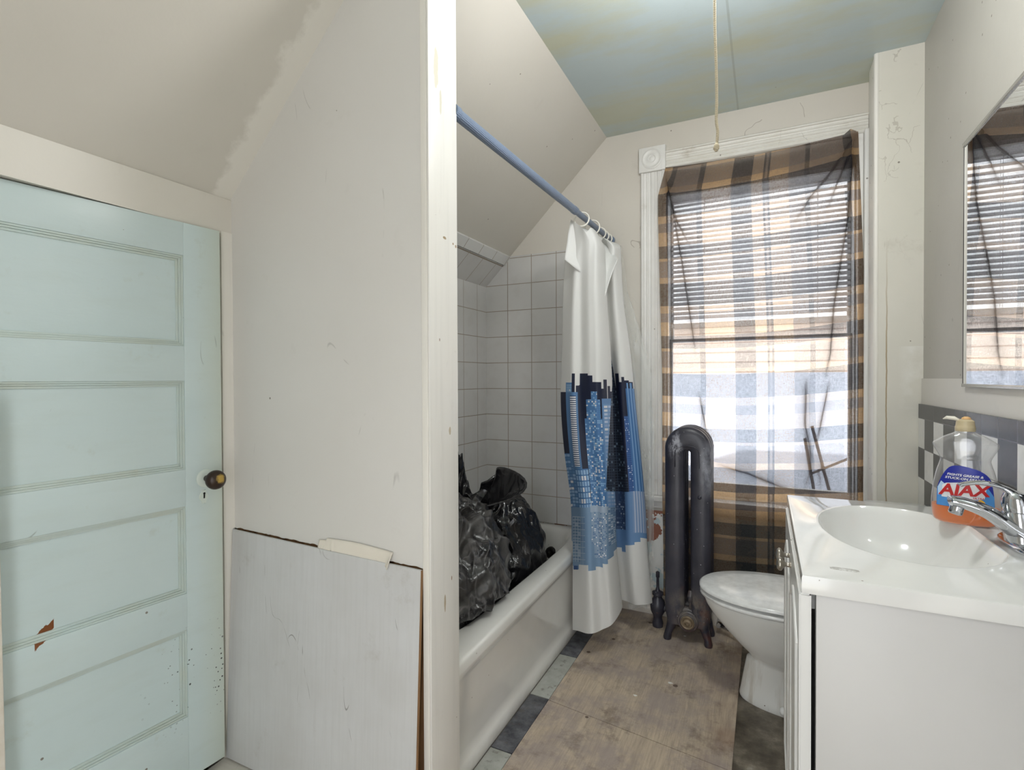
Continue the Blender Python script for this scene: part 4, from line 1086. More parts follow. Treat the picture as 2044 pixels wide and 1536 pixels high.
# loose gathered mouth standing up from the middle bag
bm = bmesh.new(); rings = []
base = Vector((-1.13, 1.83, .60))
for k in range(26):
    t = k/25; R = .038+.105*t**1.1
    rr = []
    for i in range(120):
        a = 2*PI*i/120
        w = 1+.42*math.sin(a*4+1.2*t+1)*(.3+t)+.22*math.sin(a*9+3*t)+.10*noise.noise(Vector((math.cos(a)*2, math.sin(a)*2, t*3)))
        top = .165*t*(1+.34*math.sin(a*2+.6)*t+.24*math.sin(a*5+1)*t)
        rr.append(base+Vector((math.cos(a)*R*w*1.15+.03*t, math.sin(a)*R*w, top)))
    rings.append(rr)
loft(bm, rings, cap0=False, cap1=False)
o = mk('bag_mouth', bm, m_bag2, bg, smooth='all'); md = o.modifiers.new('s', 'SOLIDIFY'); md.thickness = .002

# ------------------------------------------------------------------ cast iron radiator
def ironmat():
    g = G('old_painted_cast_iron'); x, y, z, P = g.pos()
    c = g.mix(g.step(g.noise(P, 6., 5), .4, .66), lin((48, 48, 58)), lin((64, 63, 72)))
    rust = g.f('MULTIPLY', g.step(g.f('ADD', g.noise(P, 9., 6, .65), g.f('MULTIPLY', g.f('SUBTRACT', .42, z), .34)), .60, .72), g.step(x, -.40, -.24))
    c = g.mix(g.f('MULTIPLY', rust, .8), c, lin((92, 58, 48)))
    c = g.mix(g.f('MULTIPLY', g.step(g.noise(P, 20., 5, .7), .66, .74), .7), c, lin((112, 76, 62)))
    c = g.mix(g.f('MULTIPLY', g.speck(P, 70., .13, .86), .8), c, lin((206, 206, 214)))
    # pale mottled patches on the right column and upper left shoulder
    n = g.noise(g.scaled(P, (1, 1, .5)), 26., 6, .7)
    a = g.f('MULTIPLY', g.step(x, -.268, -.235), g.f('MULTIPLY', g.step(z, .655+0., .75), g.f('SUBTRACT', 1., g.step(z, .86, .93))))
    c = g.mix(g.f('MULTIPLY', a, g.step(n, .30, .62)), c, lin((150, 152, 162)))
    b = g.f('MULTIPLY', g.f('SUBTRACT', 1., g.step(g.f('ABSOLUTE', g.f('SUBTRACT', x, -.366)), .012, .035)), g.f('SUBTRACT', 1., g.step(g.f('ABSOLUTE', g.f('SUBTRACT', z, .90)), .02, .07)))
    c = g.mix(g.f('MULTIPLY', b, g.step(n, .48, .58)), c, lin((168, 170, 180)))
    dn = g.f('MULTIPLY', g.f('SUBTRACT', 1., g.step(g.n('VectorMath', {0: P, 1: (-.312, 2.43, .16)}, operation='DISTANCE').outputs['Value'], .05, .11)), g.step(n, .4, .6))
    c = g.mix(g.f('MULTIPLY', dn, .6), c, lin((132, 124, 114)))
    return g.done(g.bsdf(c, .34, g.bump(g.f('ADD', g.noise(P, 90., 4), g.noise(P, 14., 3)), .25, .002)))
m_iron = ironmat()
rad = empty('radiator', (-.315, 2.53, 0), label='dark cast iron column radiator with rusty feet in front of the window cloth', cat='radiator')
RX, RZ = -.3155, .978
def rsec(yc, foot):
    bm = bmesh.new()
    path = []; rad_ = []
    wc, hc = .0440, .0300; xc = .0560
    def add(x_, z_, w, h): path.append((RX+x_, yc, z_)); rad_.append((w, h))
    zt = .868
    for z_ in (.085, .10, .14, .2, .3, .45, .6, .75, .82, zt): add(-xc, z_, wc if z_ > .1 else wc*.8, hc)
    for k in range(1, 16):
        a = PI-PI*k/16; e = math.sin(a)
        add(math.cos(a)*xc, zt+e*(.978-.052-zt), wc+.013*e, hc)
    for z_ in (zt, .82, .75, .6, .45, .3, .2, .14, .10, .085): add(xc, z_, wc if z_ > .1 else wc*.8, hc)
    # sweep an ellipse flattened in y
    rings = []
    for i, (p, (w, h)) in enumerate(zip(path, rad_)):
        a = Vector(path[max(i-1, 0)]); b = Vector(path[min(i+1, len(path)-1)]); t = (b-a).normalized()
        s = t.cross(Vector((0, 1, 0))).normalized()
        rings.append([Vector(p)+s*w*math.copysign(abs(math.cos(q))**.8, math.cos(q))+Vector((0, 1, 0))*h*math.copysign(abs(math.sin(q))**.8, math.sin(q)) for q in [2*PI*k/28 for k in range(28)]])
    loft(bm, rings)
    # bottom bridge between the columns
    box(bm, RX-.06, RX+.06, yc-.022, yc+.022, .075, .165, bev=.018)
    for s in (-1, 1):
        if foot:
            tube(bm, [(RX+s*.060, yc, .12), (RX+s*.072, yc-.004, .075), (RX+s*.085, yc-.010, .035), (RX+s*.089, yc-.014, .014), (RX+s*.089, yc-.014, .0062)], [(.030, .024), (.022, .02), (.016, .016), (.019, .018), (.017, .016)], 18)
    return bm
for k in range(3):
    s_ = mk('section', rsec(2.462+k*.058, k in (0, 2)), m_iron, rad, smooth=60)
    if k == 0:
        bm = bmesh.new()
        # raised bead line around the face
        pts = [(RX-.052, 2.4325, .80), (RX-.052, 2.4315, .868)]+[(RX+math.cos(a)*.052, 2.4315, .868+.030*math.sin(a)) for a in [PI-PI*i/12 for i in range(1, 12)]]+[(RX+.052, 2.4315, .868), (RX+.052, 2.4325, .80)]
        tube(bm, pts, .0022, 6); mk('raised_bead', bm, m_iron, s_, smooth='all')
T = Matrix.Translation((-.312, 2.436, .108)) @ Matrix.Rotation(PI/2, 4, 'X')
m_brassy = plain('grimy_brass_plug', (138, 122, 100), .45, .4)
bm = bmesh.new(); lathe(bm, [(.046, -.02), (.046, .006), (.042, .010), (.036, .010), (.034, .014), (.028, .015)], T, 36); mk('boss', bm, m_iron, rad, smooth=40)
bm = bmesh.new(); lathe(bm, [(.030, .010), (.030, .020), (.026, .023), (.020, .021), (.018, .028), (.010, .030), (.009, .022), (.001, .021)], T, 32); mk('end_plug', bm, m_brassy, rad, smooth=40)
bm = bmesh.new(); tube(bm, [(-.303, 2.45, .16), (-.303, 2.45, .225)], .007, 8); lathe(bm, [(.001, .19), (.012, .195), (.015, .215), (.010, .24), (.002, .245)], Matrix.Translation((-.303, 2.45, 0)), 16); mk('small_fitting', bm, m_iron, rad, smooth='all')
bm = bmesh.new(); lathe(bm, [(.001, 0), (.008, .001), (.009, .004), (.001, .006)], Matrix.Translation((-.262, 2.431, .672)) @ Matrix.Rotation(PI/2, 4, 'X'), 16); mk('bolt_head', bm, m_iron, rad, smooth='all')
# supply valve at the left foot
bm = bmesh.new(); lathe(bm, [(.001, .0), (.024, .0), (.026, .02), (.020, .04), (.022, .055), (.033, .075), (.036, .10), (.032, .125), (.020, .14), (.020, .150), (.026, .154), (.026, .166), (.012, .172), (.007, .19), (.006, .235), (.009, .238), (.009, .262), (.004, .266), (.001, .266)], Matrix.Translation((-.466, 2.55, .006)), 24)
tube(bm, [(-.466, 2.55, .10), (-.40, 2.55, .10)], .016, 14)
mk('supply_valve', bm, m_iron, rad, smooth=50)

# ------------------------------------------------------------------ toilet
g = G('toilet_porcelain'); x, y, z, P = g.pos()
c = g.mix(g.f('MULTIPLY', g.step(g.noise(P, 7., 5), .4, .7), .4), lin((228, 229, 226)), lin((216, 216, 210)))
st = g.noise(g.scaled(P, (30, 30, 3)), 1., 5)
c = g.mix(g.f('MULTIPLY', g.f('MULTIPLY', g.f('SUBTRACT', 1., g.step(z, .10, .22)), g.step(st, .50, .72)), .6), c, lin((170, 158, 138)))
c = g.mix(g.f('MULTIPLY', g.speck(P, 60., .12, .9), g.f('SUBTRACT', 1., g.step(z, .15, .25))), c, lin((96, 84, 70)))
m_por = g.done(g.bsdf(c, .10, g.bump(g.noise(P, 8., 2), .05, .003)))
m_seat = plain('white_toilet_seat', (230, 231, 230), .12)
TY = 2.155
toi = empty('toilet', (.10, TY, 0), label='white toilet with closed lid between the vanity and the radiator', cat='toilet')
def egg(x0, x1, hw, z, N=72, back=.55, nn=2.1, yo=0):
    """egg outline: pointed end at x0, blunt end at x1"""
    xm = x0+(x1-x0)*.58; pts = []
    for i in range(N):
        a = 2*PI*i/N; c_, s_ = math.cos(a), math.sin(a)
        rx = (x1-xm) if c_ > 0 else (xm-x0); n2 = 2.6 if c_ > 0 else nn
        pts.append(Vector((xm+abs(c_)**(2/n2)*(1 if c_ > 0 else -1)*rx, TY+yo+abs(s_)**(2/n2)*(1 if s_ > 0 else -1)*hw, z)))
    return pts
bm = bmesh.new()
loft(bm, [egg(-.087, .36, .105, .0), egg(-.089, .36, .107, .008), egg(-.084, .36, .103, .03), egg(-.072, .36, .097, .10), egg(-.063, .36, .092, .148), egg(-.050, .36, .096, .158), egg(-.054, .36, .110, .170),
          egg(-.088, .37, .134, .200), egg(-.138, .38, .153, .250), egg(-.184, .40, .166, .300), egg(-.207, .42, .173, .335), egg(-.214, .42, .177, .355), egg(-.212, .42, .176, .366), egg(-.202, .41, .168, .370)])
mk('bowl', bm, m_por, toi, smooth=60)
bm = bmesh.new(); loft(bm, [egg(-.222, .235, .180, .3715), egg(-.230, .24, .186, .376), egg(-.230, .24, .186, .384), egg(-.222, .235, .180, .388)]); mk('seat', bm, m_seat, toi, smooth=60)
bm = bmesh.new(); loft(bm, [egg(-.222, .24, .180, .396), egg(-.232, .245, .187, .399), egg(-.232, .245, .187, .406), egg(-.224, .24, .181, .4115), egg(-.17, .20, .135, .4145), egg(-.06, .10, .05, .416)]); mk('lid', bm, m_seat, toi, smooth=60)
for s in (-1, 1): boxobj('hinge', (.232, .262, TY+s*.075-.02, TY+s*.075+.02, .371, .404), m_seat, toi, bev=.006)
bm = bmesh.new(); box(bm, .345, .528, TY-.215, TY+.215, .372, .70, bev=.02); mk('tank', bm, m_por, toi, smooth=40)
bm = bmesh.new(); box(bm, .335, .532, TY-.225, TY+.225, .701, .735, bev=.010); mk('tank_lid', bm, m_por, toi, smooth=40)
bm = bmesh.new(); lathe(bm, [(.014, 0), (.014, .010), (.010, .018), (.001, .022)], Matrix.Translation((.06, TY-.108, .03)) @ Matrix.Rotation(PI/2, 4, 'X'), 16); mk('bolt_cap', bm, m_seat, toi, smooth=40); bm = bmesh.new()
lathe(bm, [(.017, 0), (.017, .010), (.012, .018), (.001, .022)], Matrix.Translation((-.02, TY+.14, .0)), 16)
mk('bolt_cap', bm, m_seat, toi, smooth=40)
m_chrome = plain('chrome', (205, 207, 212), .08, 1.)
sv = empty('toilet_supply_line', (-.11, 2.56, 0), label='chrome supply pipe and stop valve on the floor behind the toilet', cat='water pipe')
bm = bmesh.new(); tube(bm, spline([(-.185, 2.66, .05), (-.185, 2.60, .052), (-.13, 2.55, .05), (-.05, 2.50, .06), (.05, 2.46, .12), (.20, 2.42, .30), (.40, 2.30, .372)], 40), .006, 10); mk('pipe', bm, m_chrome, sv, smooth='all')
bm = bmesh.new(); tube(bm, [(-.195, 2.672, .05), (-.195, 2.58, .05)], .011, 14); tube(bm, [(-.195, 2.60, .05), (-.15, 2.575, .05)], .014, 14); mk('stop_valve', bm, m_chrome, sv, smooth=40)

# ------------------------------------------------------------------ vanity
VY0, VY1, VZ = 1.085, 1.815, .84
VX0 = .060
m_cab = paint('white_cabinet_laminate', (203, 202, 200), (196, 195, 192), .35, blot=3, amt=.5, gr=.06, scr=True, bumps=.06, spk=.955)
m_cabd = paint('white_door_thermofoil', (222, 222, 220), (214, 214, 210), .28, blot=3, amt=.4, gr=.10, scr=False, bumps=.05)
van = empty('vanity_cabinet', (.30, 1.45, 0), label='white bathroom vanity cabinet with two doors under the sink top', cat='cabinet')
boxobj('side_panel', (.084, XR-.018, VY0+.012, VY0+.028, .007, VZ-.026), m_cab, van, bev=.001)
boxobj('side_panel', (.084, XR-.018, VY1-.028, VY1-.012, .007, VZ-.026), m_cab, van, bev=.001)
bm = bmesh.new()
for a in ((.086, .098, VY0+.030, VY0+.065, .007, VZ-.03), (.078, .092, VY1-.065, VY1-.03, .007, VZ-.03), (.078, .092, VY0+.066, VY1-.066, VZ-.085, VZ-.03), (.078, .092, VY0+.066, VY1-.066, .007, .09)): box(bm, *a)
mk('face_frame', bm, m_cab, van)
boxobj('back_panel', (XR-.03, XR-.019, VY0+.03, VY1-.03, .1, VZ-.03), m_dark, van)
m_knobn = plain('brushed_nickel', (178, 172, 162), .28, .95)
def vdoor(y0, y1, ky, swing):
    b_ = bmesh.new()
    X1, X0 = .076, .056
    zt, z0 = VZ-.036, .05
    prism(b_, [(y0, z0), (y1, z0), (y1, zt), (y0, zt)], 'x', X0, X1)
    bmesh.ops.recalc_face_normals(b_, faces=b_.faces)
    bmesh.ops.bevel(b_, geom=list(b_.edges), offset=.003, segments=2, affect='EDGES')
    d = mk('door', b_, m_cabd, van, smooth=35)
    # cathedral moulding
    b_ = bmesh.new(); w = y1-y0; a0, a1 = y0+.050, y1-.050; zb_, zs_ = z0+.055, zt-.115
    pts = [(X0-.0005, a0, zb_), (X0-.0005, a0, zs_)]
    pts += [(X0-.0005, a0+(a1-a0)*i/16, zs_+.055*math.sin(PI*i/16)**1.3) for i in range(1, 16)]
    pts += [(X0-.0005, a1, zs_), (X0-.0005, a1, zb_), (X0-.0005, a0, zb_)]
    tube(b_, pts, .0045, 8); mk('door_moulding', b_, m_cabd, d, smooth=50)
    b_ = bmesh.new(); lathe(b_, [(.009, 0), (.006, .003), (.0055, .013), (.009, .017), (.0155, .021), (.0165, .026), (.012, .031), (.001, .033)], Matrix.Translation((X0+.001, ky, .748)) @ Matrix.Rotation(-PI/2, 4, 'Y'), 28)
    mk('knob', b_, m_knobn, d, smooth='all', label='round brushed metal knob')
    return d
ym = (VY0+VY1)/2
vdoor(VY0+.004, ym-.0015, ym-.030, 0)
vdoor(ym+.0015, VY1-.012, ym+.045, 0)

# cultured marble top with moulded basin
g = G('cultured_marble'); x, y, z, P = g.pos()
c = g.mix(g.step(g.noise(P, 4., 5), .4, .66), lin((231, 231, 229)), lin((224, 224, 221)))
# worn grey patch near the front edge
dx = g.f('DIVIDE', g.f('SUBTRACT', x, .134), .024); dy = g.f('DIVIDE', g.f('SUBTRACT', y, 1.148), .0085)
dr = g.f('SQRT', g.f('ADD', g.f('POWER', dx, 4.), g.f('POWER', dy, 4.)))
nf = g.noise(P, 90., 5, .7)
pt_ = g.f('MULTIPLY', g.f('LESS_THAN', g.f('ADD', dr, g.f('MULTIPLY', nf, .9)), 1.45), g.step(nf, .36, .52))
c = g.mix(g.f('MULTIPLY', pt_, g.f('GREATER_THAN', z, .83)), c, lin((176, 174, 168)))
c = g.mix(g.f('MULTIPLY', g.speck(P, 45., .08, .96), .8), c, lin((120, 112, 98)))
m_marble = g.done(g.bsdf(c, .12, g.bump(g.noise(P, 5., 2), .03, .003), Coat_Weight=.4))
top = empty('sink_top', (.30, 1.45, VZ), label='glossy white moulded sink top with an oval basin on the vanity', cat='sink')
bcx, bcy, brx, bry = .288, 1.488, .170, .252
N = 96
def clampx(p, xm):
    p = p.copy(); p.x = min(p.x, xm); return p
def rr_(x0, x1, y0, y1, z, N=96):
    out = []
    for i in range(N):
        a = 2*PI*i/N; c_, s_ = math.cos(a), math.sin(a); m = max(abs(c_), abs(s_))
        out.append(Vector(((x0+x1)/2+c_/m*(x1-x0)/2, (y0+y1)/2+s_/m*(y1-y0)/2, z)))
    # corners exactly
    return out
bm = bmesh.new(); XT = XR-.0155
rings = [rr_(VX0+.006, XT, VY0+.006, VY1-.004, VZ-.036), rr_(VX0+.001, XT, VY0+.001, VY1, VZ-.034), rr_(VX0, XT, VY0, VY1, VZ-.030), rr_(VX0, XT, VY0, VY1, VZ-.006), rr_(VX0+.0015, XT, VY0+.0015, VY1-.0015, VZ-.0015), rr_(VX0+.006, XT, VY0+.006, VY1-.005, VZ)]
def bas(s, z, xm, n=2.1):
    return [clampx(p, xm) for p in sup(bcx, bcy, brx*s, bry*s, z, n, N)]
XM = .440
rings += [bas(1.045, VZ, XM+.006), bas(1.02, VZ+.0025, XM+.003), bas(.995, VZ+.002, XM), bas(.975, VZ-.004, XM-.003), bas(.955, VZ-.012, XM-.007), bas(.92, VZ-.030, XM-.016, 2.2), bas(.84, VZ-.070, XM-.036, 2.2), bas(.70, VZ-.105, XM-.07), bas(.50, VZ-.128, XM-.1), bas(.25, VZ-.139, XM-.1), bas(.09, VZ-.142, XM-.1)]
loft(bm, rings, cap0=False)
mk('basin_slab', bm, m_marble, top, smooth=42)
boxobj('backsplash', (XT-.015, XT, VY0, VY1-.05, VZ+.0005, VZ+.098), m_marble, top, bev=.006)
bm = bmesh.new(); lathe(bm, [(.022, 0), (.022, .002), (.016, .003), (.001, .001)], Matrix.Translation((bcx, bcy, VZ-.1415)), 28); mk('drain', bm, m_chrome, top, smooth=40)

# ------------------------------------------------------------------ faucet
fa = empty('faucet', (.488, 1.46, VZ), label='chrome single lever faucet at the wall side of the basin', cat='faucet')
bm = bmesh.new(); loft(bm, [sup(.487, 1.462, .023, .078, VZ+.0005, 3.2, 48), sup(.487, 1.462, .023, .078, VZ+.006, 3.2, 48), sup(.487, 1.462, .018, .072, VZ+.012, 3, 48)]); mk('base_plate', bm, m_chrome, fa, smooth=50)
bm = bmesh.new()
loft(bm, [sup(.488, 1.465, .024, .034, VZ+.008, 2.3, 40), sup(.488, 1.467, .026, .032, VZ+.03, 2.2, 40), sup(.487, 1.468, .026, .029, VZ+.055, 2.1, 40), sup(.486, 1.469, .0265, .0275, VZ+.072, 2, 40), sup(.486, 1.469, .0255, .0265, VZ+.074, 2, 40)]); mk('body', bm, m_chrome, fa, smooth=50)
bm = bmesh.new()
loft(bm, [sup(.486, 1.469, .0265, .0275, VZ+.0745, 2, 40), sup(.485, 1.469, .027, .0275, VZ+.088, 2, 40), sup(.483, 1.469, .024, .025, VZ+.102, 2, 40), sup(.480, 1.469, .017, .019, VZ+.112, 2, 40), sup(.478, 1.469, .006, .008, VZ+.117, 2, 40)]); mk('handle_dome', bm, m_chrome, fa, smooth=50)
bm = bmesh.new(); pts = spline([(.492, 1.462, VZ+.026), (.470, 1.462, VZ+.040), (.445, 1.463, VZ+.060), (.420, 1.465, VZ+.074), (.395, 1.468, VZ+.082), (.378, 1.469, VZ+.085), (.370, 1.469, VZ+.085)], 30)
rs = [((.030-.010*i/29), (.020-.009*(i/29)**.6)) for i in range(30)]; rs[-1] = (.017, .007)
tube(bm, pts, rs, 24); mk('spout', bm, m_chrome, fa, smooth=50)
bm = bmesh.new(); lathe(bm, [(.0125, .004), (.0130, -.004), (.0130, -.016), (.0115, -.019), (.009, -.019), (.008, -.012)], Matrix.Translation((.384, 1.4685, VZ+.075)) @ Matrix.Rotation(.25, 4, 'Y'), 28); mk('aerator', bm, m_chrome, fa, smooth=40)
bm = bmesh.new(); pts = spline([(.478, 1.469, VZ+.108), (.462, 1.469, VZ+.121), (.440, 1.469, VZ+.128), (.415, 1.469, VZ+.129), (.396, 1.469, VZ+.125), (.386, 1.469, VZ+.121)], 28)
rs = [((.009+.0045*(i/27)**2+.006*max(0, 1-i/6)), (.0065-.0028*i/27+.004*max(0, 1-i/6))) for i in range(28)]; rs[-1] = (.009, .002)
tube(bm, pts, rs, 20); mk('lever', bm, m_chrome, fa, smooth=50)

# ------------------------------------------------------------------ dish soap bottle
ang = math.radians(-15.6)
BL = (.4405, 1.632, VZ+.0005)
bot = empty('soap_bottle', BL, ang, 'clear dish soap bottle with orange liquid, blue and red label, on the sink top', 'soap bottle')
PW = [(.0, .046, .022), (.004, .058, .027), (.015, .065, .0295), (.05, .0675, .030), (.095, .0635, .029), (.13, .0575, .0275), (.150, .052, .025), (.163, .0495, .024), (.176, .054, .025), (.190, .061, .026), (.200, .0645, .0262), (.206, .063, .026), (.215, .052, .0245), (.224, .038, .022), (.231, .024, .018), (.236, .0185, .0175)]
PWs = spline(PW, 70)
def wd(z):
    for a, b in zip(PWs, PWs[1:]):
        if a[0] <= z <= b[0]:
            t = (z-a[0])/(b[0]-a[0]+1e-9); return a[1]+(b[1]-a[1])*t, a[2]+(b[2]-a[2])*t
    return PWs[-1][1:]
def bring(z, s=0., N=64):
    w, d = wd(z); return [(p.x, p.y, z) for p in sup(0, 0, w-s, d-s, z, 2.35, N)]
g = G('clear_bottle_plastic'); lw = g.n('LayerWeight', {0: .35}).outputs['Facing']
body = g.n('BsdfGlossy', {0: (.95, .95, .95), 'Roughness': .08}).outputs[0]
milky = g.n('BsdfDiffuse', {0: (.80, .80, .80)}).outputs[0]
t1 = g.n('MixShader', {0: g.f('ADD', .04, g.f('MULTIPLY', lw, .45)), 1: g.n('BsdfTransparent', {0: (.93, .93, .93)}).outputs[0], 2: milky}).outputs[0]
m_clear = g.done(g.n('MixShader', {0: g.f('ADD', .07, g.f('MULTIPLY', g.f('POWER', lw, 2.), .5)), 1: t1, 2: body}).outputs[0])
def LM(o): return o
bm = bmesh.new(); loft(bm, [bring(z) for z, _, _ in PWs], cap1=False); mk('bottle_body', bm, m_clear, bot, smooth=60, local=True)
g = G('orange_liquid'); m_liq = g.done(g.bsdf(lin((252, 132, 0)), .15, None, Transmission_Weight=.15, IOR=1.2))
bm = bmesh.new(); loft(bm, [bring(z, .0016) for z in (.002, .006, .012, .02, .03, .04, .047)]); mk('liquid', bm, m_liq, bot, smooth=60, local=True)
m_capm = plain('tan_cap_plastic', (196, 180, 146), .4)
bm = bmesh.new(); lathe(bm, [(.0195, .236), (.0205, .238), (.0205, .247), (.0195, .249), (.0190, .252), (.0180, .262), (.012, .266), (.0015, .267)], Matrix(), 32); cap = mk('cap', bm, m_capm, bot, smooth=40, local=True)
bm = bmesh.new(); tube(bm, [(-.010, 0, .262), (-.022, 0, .268), (-.036, 0, .269), (-.044, 0, .265)], [(.008, .003), (.009, .005), (.008, .0045), (.002, .001)], 12); mk('flip_spout', bm, plain('pale_flip_spout', (226, 220, 206), .4), cap, smooth='all', local=True)
bm = bmesh.new(); lathe(bm, [(.010, .264), (.009, .270), (.004, .273), (.001, .273)], Matrix.Translation((.002, 0, 0)), 16); mk('orange_nozzle', bm, plain('orange_plastic', (224, 178, 120), .4), cap, smooth='all', local=True)
def front(xx, zz, off=.0004):
    w, d = wd(max(0, min(.236, zz)))
    q = min(.995, abs(xx)/w)
    return -(d*(1-q**2.35)**(1/2.35))-off
def lab(pts, off, m, nm, par, n=26, lb=None):
    """fill a 2-D outline (x,z) and wrap it on the bottle front"""
    b = bmesh.new()
    vs = [b.verts.new((px_, 0, pz_)) for px_, pz_ in pts]
    f = b.faces.new(vs)
    bmesh.ops.triangulate(b, faces=[f])
    for _ in range(3):
        es = [e for e in b.edges if e.calc_length() > .005]
        if es: bmesh.ops.subdivide_edges(b, edges=es, cuts=1); bmesh.ops.triangulate(b, faces=b.faces[:])
    for v in b.verts: v.co.y = front(v.co.x, v.co.z, off)
    return mk(nm, b, m, par, local=True, label=lb)
m_lb = plain('label_dark_blue', (18, 36, 150), .35); m_ls = plain('label_sky_blue', (80, 150, 220), .35); m_lw = plain('label_white', (236, 236, 240), .35); m_lr = plain('label_red', (200, 34, 36), .35)
m_ly = plain('label_lemon', (240, 190, 60), .35); m_lg = plain('label_leaf', (90, 150, 60), .35); m_lw2 = plain('label_pale_blue', (186, 214, 240), .35)
out = spline([(-.055, .045), (-.054, .085), (-.050, .105), (-.040, .130), (-.028, .146), (-.012, .1500), (.008, .147), (.030, .139), (.046, .124), (.052, .100), (.055, .07), (.056, .045)], 50)
label = lab([(a, b) for a, b in out][::-1], .0006, m_lb, 'label', bot, lb='blue, red and white paper label')
lab([(-.0545, .0455), (.0555, .0455), (.0548, .078), (.044, .098), (.020, .085), (-.02, .084), (-.0535, .092)], .0009, m_ls, 'label_band', label)
lab([(-.052, .070), (-.030, .094), (-.046, .108), (-.0525, .092)], .0011, m_lw2, 'label_band', label)
lab([(-.020, .046), (.018, .046), (.030, .066), (-.004, .066)], .0011, plain('label_mid_blue', (54, 110, 200), .35), 'label_splash', label)
lab([(.042, .108), (.047, .1145), (.0455, .1185), (.040, .116), (-.036, .104), (-.0435, .098), (-.045, .068), (-.020, .068), (-.016, .062), (-.008, .066), (.030, .070), (.037, .072)], .0012, m_lw, 'logo_panel', label)
lab(spline([(.012, .046), (.008, .056), (.013, .066), (.022, .066), (.030, .070), (.038, .064), (.040, .052), (.046, .046)], 24), .0014, m_ly, 'lemon_picture', label)
lab(spline([(-.004, .052), (.004, .060), (.012, .056), (.010, .050), (.002, .048)], 16), .0015, m_lg, 'leaf_picture', label)
def text(s, cx_, cz_, size, m, shx=0., rot=0., off=.0018, bold=0., sx=1., nm='lettering'):
    cu = bpy.data.curves.new(nm, 'FONT'); cu.body = s; cu.size = size; cu.align_x = 'CENTER'; cu.align_y = 'CENTER'; cu.shear = shx; cu.offset = bold; cu.resolution_u = 3
    to = bpy.data.objects.new(nm, cu); COL.objects.link(to); bpy.context.view_layer.update()
    me = bpy.data.meshes.new_from_object(to.evaluated_get(bpy.context.evaluated_depsgraph_get())); bpy.data.objects.remove(to); 
    b = bmesh.new(); b.from_mesh(me); bpy.data.meshes.remove(me)
    bmesh.ops.triangulate(b, faces=b.faces[:])
    es = [e for e in b.edges if e.calc_length() > .006]
    if es: bmesh.ops.subdivide_edges(b, edges=es, cuts=2)
    c_, s_ = math.cos(rot), math.sin(rot)
    for v in b.verts:
        X, Z = v.co.x*sx, v.co.y
        xx, zz = cx_+X*c_-Z*s_, cz_+X*s_+Z*c_
        v.co = (xx, front(xx, zz, off), zz)
    return mk(nm, b, m, label, local=True)
text('AJAX', -.003, .0885, .039, m_lr, .22, .06, .0019, .0013, 1.05)
text('ULTRA', .026, .0725, .0058, m_lr, .15, .02, .0016, .0001, 1.2)
text('FIGHTS GREASE &', .0, .1260, .0078, m_lw, .2, -.03, .0012, .0002, 1.12)
text('STUCK-ON STAINS', -.001, .1175, .0078, m_lw, .2, -.03, .0012, .0002, 1.12)

# ------------------------------------------------------------------ mirror
mir = empty('wall_mirror', (XR, 1.5, 1.172), label='large mirror in a thin metal frame on the right wall above the backsplash', cat='mirror')
g = G('mirror_silver'); m_mir = g.done(g.n('BsdfGlossy', {0: (.90, .91, .91), 'Roughness': .004}).outputs[0])
g = G('mirror_frame_metal'); m_mf = g.done(g.bsdf(lin((196, 196, 192)), .25, None, Metallic=.9))
MY0, MY1, MZ0, MZ1 = 1.02, 1.972, 1.176, 1.884
MX = XR-.0065
boxobj('mirror_glass', (MX-.008, MX-.0005, MY0+.003, MY1-.003, MZ0+.003, MZ1-.003), m_mir, mir)
m_edge = plain('dark_mirror_edge', (62, 60, 60), .3, .6)
for nm, a, mm in (('bottom_channel', (MX-.011, MX-.0003, MY0, MY1, MZ0-.004, MZ0+.005), m_mf), ('top_channel', (MX-.012, MX-.0003, MY0, MY1+.001, MZ1-.006, MZ1+.005), m_mf), ('side_edge', (MX-.0088, MX-.0003, MY1-.004, MY1, MZ0+.0055, MZ1-.0065), m_edge), ('side_edge', (MX-.0088, MX-.0003, MY0, MY0+.004, MZ0+.0055, MZ1-.0065), m_edge)):
    boxobj(nm, a, mm, mir, bev=.0008)

# little flakes of paint on the floor
m_chip = plain('white_paint_flake', (232, 230, 224), .6)
for i, (px_, py_, s_, lb) in enumerate([(-.44, 1.95, .007, 'white paint flake on the plywood, left of centre'), (-.335, 2.09, .009, 'white paint flake on the plywood in front of the radiator'), (-.345, 1.52, .008, 'white paint flake on the near plywood sheet')]):
    b = bmesh.new(); r0 = [Vector((px_+s_*math.cos(a)*(1+.4*math.sin(a*3+i)), py_+s_*.7*math.sin(a), .0064)) for a in [2*PI*k/9 for k in range(9)]]
    loft(b, [r0, [p+Vector((.0005, 0, .0012)) for p in r0]]); mk('paint_flake', b, m_chip, label=lb, cat='paint flake', group='paint flakes on the plywood')

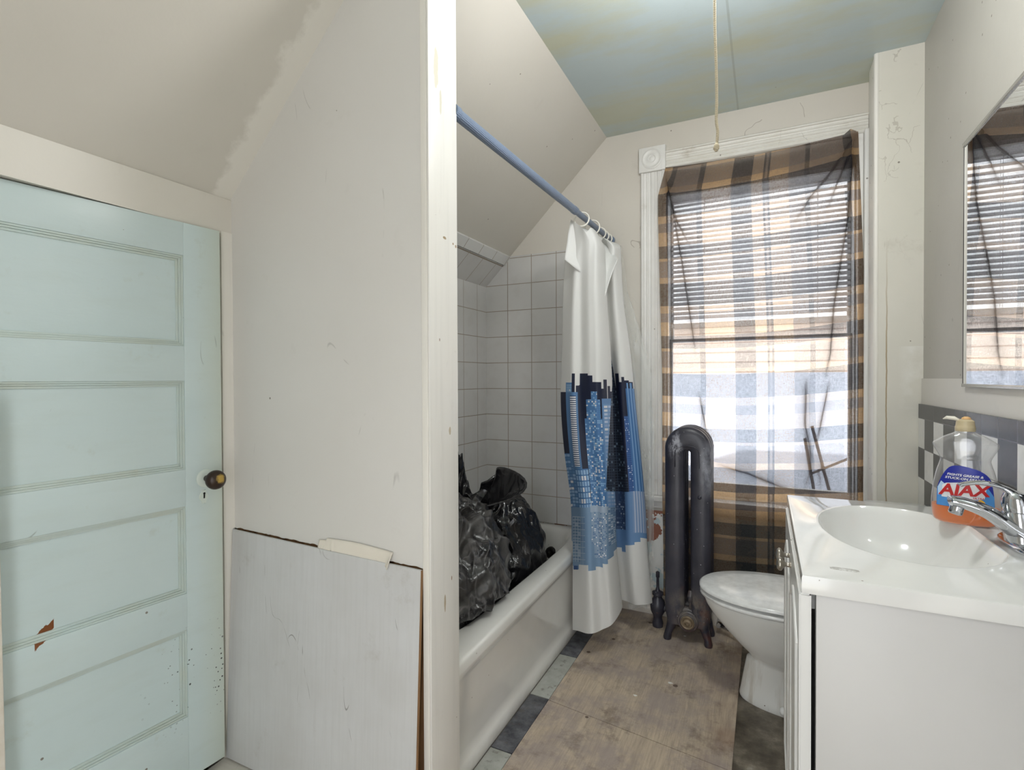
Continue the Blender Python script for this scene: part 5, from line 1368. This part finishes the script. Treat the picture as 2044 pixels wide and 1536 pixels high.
# ------------------------------------------------------------------ light
W = bpy.data.worlds.new('daylight'); S.world = W; W.use_nodes = True
bgn = W.node_tree.nodes['Background']; bgn.inputs[0].default_value = (.93, .96, 1.0, 1); bgn.inputs[1].default_value = 1.5
def area(name, loc, rot, sx, sy, power, col=(1, 1, 1), portal=False):
    l = bpy.data.lights.new(name, 'AREA'); l.shape = 'RECTANGLE'; l.size = sx; l.size_y = sy; l.energy = power; l.color = col
    if portal: l.cycles.is_portal = True
    o = bpy.data.objects.new(name, l); COL.objects.link(o); o.location = loc; o.rotation_euler = rot; return o
sn = bpy.data.lights.new('sun', 'SUN'); sn.energy = 3.5; sn.angle = .02; so = bpy.data.objects.new('sun', sn); COL.objects.link(so)
so.rotation_euler = Vector((.8, .8, -1.)).to_track_quat('-Z', 'Y').to_euler()
pl = bpy.data.lights.new('bulb_light', 'POINT'); pl.energy = 7.; pl.shadow_soft_size = .10; po = bpy.data.objects.new('bulb_light', pl); COL.objects.link(po); po.location = (-.104, 1.36, ZC-.27)
area('window_portal', (-.04, YB+.16, 1.36), (-PI/2, 0, 0), .80, 1.56, 1, portal=True)
area('fill_doorway_portal', (-.07, YF-.12, 1.025), (PI/2, 0, 0), .68, 2.06, 1, portal=True)

# ------------------------------------------------------------------ camera
cd = bpy.data.cameras.new('camera'); cam = bpy.data.objects.new('camera', cd); COL.objects.link(cam)
cd.sensor_fit = 'HORIZONTAL'; cd.sensor_width = 36; cd.lens = 1037.5*36/2044; cd.clip_start = .02
yaw, pit, rol = math.radians(26.0), math.radians(-.643), math.radians(-.23)
Fv = Vector((-math.sin(yaw)*math.cos(pit), math.cos(yaw)*math.cos(pit), math.sin(pit)))
Rv = Vector((math.cos(yaw), math.sin(yaw), 0)); Uv = Rv.cross(Fv)
R2 = Rv*math.cos(rol)+Uv*math.sin(rol); U2 = -Rv*math.sin(rol)+Uv*math.cos(rol)
cam.matrix_world = Matrix(((R2.x, U2.x, -Fv.x, 0), (R2.y, U2.y, -Fv.y, 0), (R2.z, U2.z, -Fv.z, 1.2), (0, 0, 0, 1)))
S.camera = cam
S.view_settings.view_transform = 'Standard'; S.view_settings.look = 'None'; S.view_settings.gamma = 1
S.view_settings.exposure = 1.70
S.cycles.max_bounces = 14; S.cycles.diffuse_bounces = 8; S.cycles.transparent_max_bounces = 24; S.cycles.glossy_bounces = 6
bot.scale = (.965, .965, .965)
